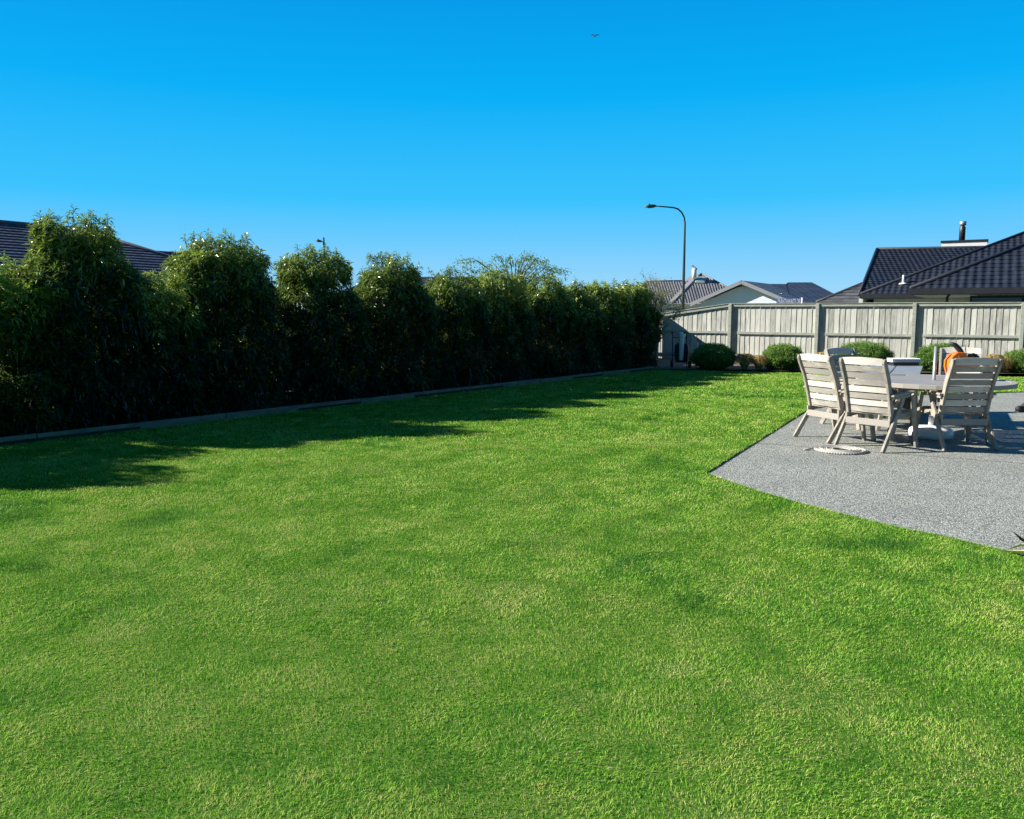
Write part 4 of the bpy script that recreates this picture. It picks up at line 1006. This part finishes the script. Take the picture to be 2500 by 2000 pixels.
# gable house with deep verge, navy main roof
Yg = 62; pk = D(1811, 685, Yg); Lh = 3.9; tp = (pk.z - D(1715, 735, Yg).z) / 3.55
rt = thing('gabled_house', 'pale weatherboard house with a street facing gable and a dark blue main roof', 'house', (pk.x, pk.y, -.04)); l = rt.location
P = lambda i, j, z: Vector((pk.x, pk.y, 0)) + adir * i + bdir * j + Vector((0, 0, z))
m = MB(); zl = pk.z - Lh * tp
m.course_face(P(-Lh, 9, zl), P(-Lh, -.1, zl), P(0, -.1, pk.z), P(0, 9, pk.z), .6, .01); m.course_face(P(Lh, -.1, zl), P(Lh, 9, zl), P(0, 9, pk.z), P(0, -.1, pk.z), .6, .01)
shift(m, rt); m.build('roof', M['corrugate'], rt)
m = MB()
for s in (-1, 1):
    m.bar(P(0, -.12, pk.z - .12) - l, P(s * Lh, -.12, zl - .12) - l, .26, .05, side=bdir)
    m.bar(P(0, .26, pk.z - .16) - l, P(s * Lh, .26, zl - .16) - l, .03, .76, side=bdir)
m.build('bargeboard', mat('grey bargeboard', (.20, .21, .23), (.26, .27, .29), rough=.6), rt)
m = MB(); n = 24; zb = 1.0; wo0 = .55
for i in range(n):
    z0 = zb + i * .17; z1 = z0 + .17; hw0 = min(3.3, (pk.z - .30 - z0) / tp); hw1 = min(3.3, (pk.z - .30 - z1) / tp)
    if hw1 <= 0: break
    m.add([P(-hw0, wo0 - .02, z0) - l, P(hw0, wo0 - .02, z0) - l, P(hw1, wo0 + .0, z1) - l, P(-hw1, wo0 + .0, z1) - l, P(-hw0, wo0, z0) - l, P(hw0, wo0, z0) - l], [(0, 1, 2, 3), (4, 5, 1, 0)])
m.prism([P(-3.3, wo0 + .06, 0) - l, P(3.3, wo0 + .06, 0) - l, P(3.3, wo0 + .06, pk.z - .3 - 3.3 * tp) - l, P(0, wo0 + .06, pk.z - .32) - l, P(-3.3, wo0 + .06, pk.z - .3 - 3.3 * tp) - l], bdir * 6)
m.build('wall', M['wallblue'], rt)
m = MB(); cc = P(-1.5, 4.5, 0)
hip_c = P(-1, 3.2, 0); A_ = D(1913, 737, Yg + 3); 
rl = D(1830, 693, Yg + 8); rr = D(1918, 693.5, Yg + 8); r2l = D(1924, 689.5, Yg + 9); r2r = D(1982, 689.5, Yg + 9); er = D(2056, 722, Yg + 3); er2 = D(2075, 745, Yg + 1); el = D(1800, 745, Yg + 1)
m.course_face(el, D(1935, 745, Yg + 1), rr, rl, .8, .01); m.course_face(D(1915, 745, Yg + .9), D(2090, 745, Yg + .9), r2r, r2l, .8, .01)
bk1 = Vector((0, 7, 0)); lo = Vector((0, 0, el.z - rl.z))
m.course_face(D(2090, 745, Yg + .9), D(2090, 745, Yg + .9) + Vector((0, 15, 0)), r2r, r2r, .8, .01)
m.course_face(r2r + bk1 + lo, r2l + bk1 + lo, r2l, r2r, .8, .01); m.course_face(rr + bk1 + lo, rl + bk1 + lo, rl, rr, .8, .01)
shift(m, rt); m.build('main_roof', M['roof_navy'], rt)
m = MB(); m.prism([(x - l.x, y - l.y, 0) for x, y in ((D(1830, 745, Yg + 2).x, Yg + 2), (D(2070, 745, Yg + 2).x, Yg + 2), (D(2070, 745, Yg + 2).x, Yg + 14), (D(1830, 745, Yg + 2).x, Yg + 14))], (0, 0, 1.7)); m.build('main_wall', M['wallwhite'], rt)
# aerial
ae = D(1895, 717, Yg + 1.2) - l; m = MB(); m.tube([ae + Vector((-.55, 0, 0)), ae + Vector((.45, 0, -.02))], .012, 6)
for i in range(9): m.tube([ae + Vector((-.5 + i * .11, -.12, 0)), ae + Vector((-.5 + i * .11, .12, 0))], .012, 5)
m.tube([ae + Vector((-.45, 0, -.18)), ae + Vector((-.45, 0, .18))], .03, 6); m.tube([ae + Vector((-.35, 0, -.12)), ae + Vector((-.35, 0, .12))], .03, 6); m.tube([ae + Vector((-.4, .1, -.9)), ae + Vector((-.4, 0, 0))], .015, 6)
m.build('aerial', M['greymetal'], rt)

# corrugated house with skylight
Yk = 80; pk2 = D(1712, 668, Yk)
rt = thing('corrugated_house', 'house with a grey corrugated roof, skylight and pale flue behind the street lamp', 'house', (pk2.x, pk2.y, -.04)); l = rt.location
m = MB(); ze = D(1700, 741, Yk).z
rg0, rg1 = D(1580, 686, Yk + 2), D(1690, 686, Yk + 2)
m.course_face(D(1500, 741, Yk - 2), D(1690, 741, Yk - 2), rg1, rg0, 3, .01)
m.course_face(D(1500, 741, Yk - 2) + Vector((0, 8, 0)), D(1500, 741, Yk - 2), rg0, rg0, 3, .01)
pe = pk2.copy(); m.course_face(D(1640, 741, Yk - 4), D(1850, 741, Yk - 4), pe, pe, 9, .01)
m.course_face(D(1850, 741, Yk - 4), D(1850, 741, Yk - 4) + Vector((0, 12, 0)), pe + Vector((0, 5, 0)), pe, 9, .01)
m.course_face(D(1640, 741, Yk - 4) + Vector((0, 12, 0)), D(1640, 741, Yk - 4), pe, pe + Vector((0, 5, 0)), 9, .01)
shift(m, rt); m.build('roof', M['corrugate'], rt)
m = MB(); m.tube([D(1580, 686, Yk + 2) - l, D(1668, 686, Yk + 2) - l], .09, 6); m.tube([pe - l, D(1850, 741, Yk - 4) - l], .09, 6); m.tube([pe - l, D(1640, 741, Yk - 4) - l], .09, 6); m.build('ridge_cap', M['corrugate'], rt)
def onroof(u, v, lift_=.0):
    # point on the front corrugated face (triangle eave-eave-peak)
    a_, b_, c_ = D(1640, 741, Yk - 4), D(1850, 741, Yk - 4), pe; nn = (b_ - a_).cross(c_ - a_).normalized(); 
    if nn.z < 0: nn = -nn
    r_ = ray(u, v); o_ = Vector((0, 0, CAM_H)); t = (a_ - o_).dot(nn) / r_.dot(nn); return o_ + r_ * t + nn * lift_ - l
sk = [onroof(1696, 692, .12), onroof(1720, 692, .12), onroof(1724, 678, .12), onroof(1700, 678, .12)]
m = MB(); m.prism(sk, (0, 0, -.2)); sko = m.build('skylight', mat('pale skylight frame', (.42, .50, .48), (.50, .58, .55), rough=.4), rt)
ctr = (sk[0] + sk[1] + sk[2] + sk[3]) / 4; m = MB(); m.prism([ctr + (p - ctr) * .82 + Vector((0, -.02, .03)) for p in sk], (0, 0, -.03)); m.build('pane', mat('greenish skylight glass', (.30, .42, .38), (.36, .48, .43), rough=.15), sko)
fp = D(1695, 674, Yk - 1) - l; ft = D(1695, 656, Yk - 1) - l; m = MB(); m.tube([fp - Vector((0, 0, .3)), ft], .22, 12); m.build('flue', mat('pale flue steel', (.55, .57, .57), (.65, .66, .66), rough=.4), rt)
m = MB(); m.box(ft + Vector((-.0, 0, .12)), (.62, .5, .08), Matrix.Rotation(R(38), 3, 'Y')); m.build('flue_cowl', M['greymetal'], rt)
m = MB(); x0 = D(1520, 741, Yk - 1) - l; x1 = D(1830, 741, Yk - 1) - l; m.prism([(x0.x, x0.y - 1, 0), (x1.x, x1.y - 1, 0), (x1.x, x1.y + 9, 0), (x0.x, x0.y + 9, 0)], (0, 0, ze - l.z - .05)); m.build('wall', M['wallwhite'], rt)
m = MB(); wq = D(1648, 750, Yk - 2.3) - l; m.box((wq.x, wq.y, 1.25), (2.2, .12, 1.1)); m.build('window', M['fascia'], rt)
m = MB(); m.box((wq.x, wq.y - .07, 1.25), (2.0, .02, .95)); m.build('pane', M['glass'], bpy.data.objects[-1] if False else rt)

# left neighbour: tiled roof above the hedge
Yl = 37; z0l = 2.45
ri0 = D(-420, 500, 30); ri1 = D(195, 561, 39); ri0 = ri1 - (bdir * 16); ri0.z = ri1.z
rt = thing('slate_tiled_house', 'house with a slate coloured tiled roof rising behind the left end of the hedge', 'house', (ri1.x, ri1.y, -.04)); l = rt.location
m = MB(); hgt = ri1.z - z0l; half = hgt / math.tan(R(24))
e_far = ri1 + adir * half + bdir * half; e_far.z = z0l; e_near = ri0 + adir * half - bdir * half; e_near.z = z0l
w_far = ri1 - adir * half + bdir * half; w_far.z = z0l; w_near = ri0 - adir * half - bdir * half; w_near.z = z0l
m.course_face(e_near, e_far, ri1, ri0, .34, .045); m.course_face(e_far, w_far, ri1, ri1, .34, .045); m.course_face(w_far, w_near, ri0, ri1, .34, .045); m.course_face(w_near, e_near, ri0, ri0, .34, .045)
# lower wing beyond
k1_ = D(375, 617, 45); k2_ = D(560, 630, 49); hz = k1_.z - z0l; hh_ = hz / math.tan(R(24)); kd = (k2_ - k1_); kd.z = 0; kd.normalize(); ks = Vector((kd.y, -kd.x, 0)); k2_.z = k1_.z; k0_ = k1_ - kd * 8
P_ = lambda p, s: Vector((p.x + ks.x * s, p.y + ks.y * s, z0l))
m.course_face(P_(k0_, hh_), P_(k2_, hh_), k2_, k0_, .34, .045); m.course_face(P_(k2_, -hh_), P_(k0_, -hh_), k0_, k2_, .34, .045); m.course_face(P_(k2_, hh_), P_(k2_, -hh_), k2_, k2_, .34, .045)
shift(m, rt); m.build('roof', M['tile_left'], rt)
caps(rt, [(ri0, ri1), (ri1, e_far), (ri1, w_far), (k0_, k2_)], M['tile_left'], .10)
cs = [e_near, e_far, w_far, w_near]; m = MB(); ctr = (e_near + e_far + w_far + w_near) / 4
m.prism([Vector((ctr.x + (p.x - ctr.x) * .92 - l.x, ctr.y + (p.y - ctr.y) * .92 - l.y, 0)) for p in cs], (0, 0, z0l - .1)); m.build('wall', M['wallwhite'], rt)
m = MB(); q = [P_(k0_, hh_ - .6), P_(k2_, hh_ - .6), P_(k2_, -hh_ + .6), P_(k0_, -hh_ + .6)]; m.prism([(p.x - l.x, p.y - l.y, 0) for p in q], (0, 0, z0l - .1)); m.build('wing_wall', M['wallwhite'], rt)
fascia(rt, [e_near, e_far, w_far, w_near][::1])

# sliver of roof behind mid hedge
Ym = 58; a = D(1000, 676, Ym); b_ = D(1075, 679, Ym)
rt = thing('distant_house', 'distant dark roofed house showing as a sliver behind the middle of the hedge', 'house', (a.x, a.y, -.04)); l = rt.location
m = MB(); a2, b2_ = a - Vector((2, 0, 0)), b_ + Vector((3, 0, 0)); b2_.z = a2.z; e1, e2_ = a2 - Vector((3.5, 3.5, a2.z - 2.4)), b2_ + Vector((3.5, -3.5, 2.4 - b2_.z)); e3, e4 = b2_ + Vector((3.5, 3.5, 2.4 - b2_.z)), a2 + Vector((-3.5, 3.5, 2.4 - a2.z))
m.course_face(e1, e2_, b2_, a2); m.course_face(e2_, e3, b2_, b2_); m.course_face(e3, e4, a2, b2_); m.course_face(e4, e1, a2, a2); shift(m, rt); m.build('roof', M['roof_navy'], rt)
m = MB(); m.prism([(p.x - l.x, p.y - l.y, 0) for p in (e1 + Vector((.5, .5, 0)), e2_ + Vector((-.5, .5, 0)), e3 + Vector((-.5, -.5, 0)), e4 + Vector((.5, -.5, 0)))], (0, 0, 2.4)); m.build('wall', M['wallwhite'], rt)
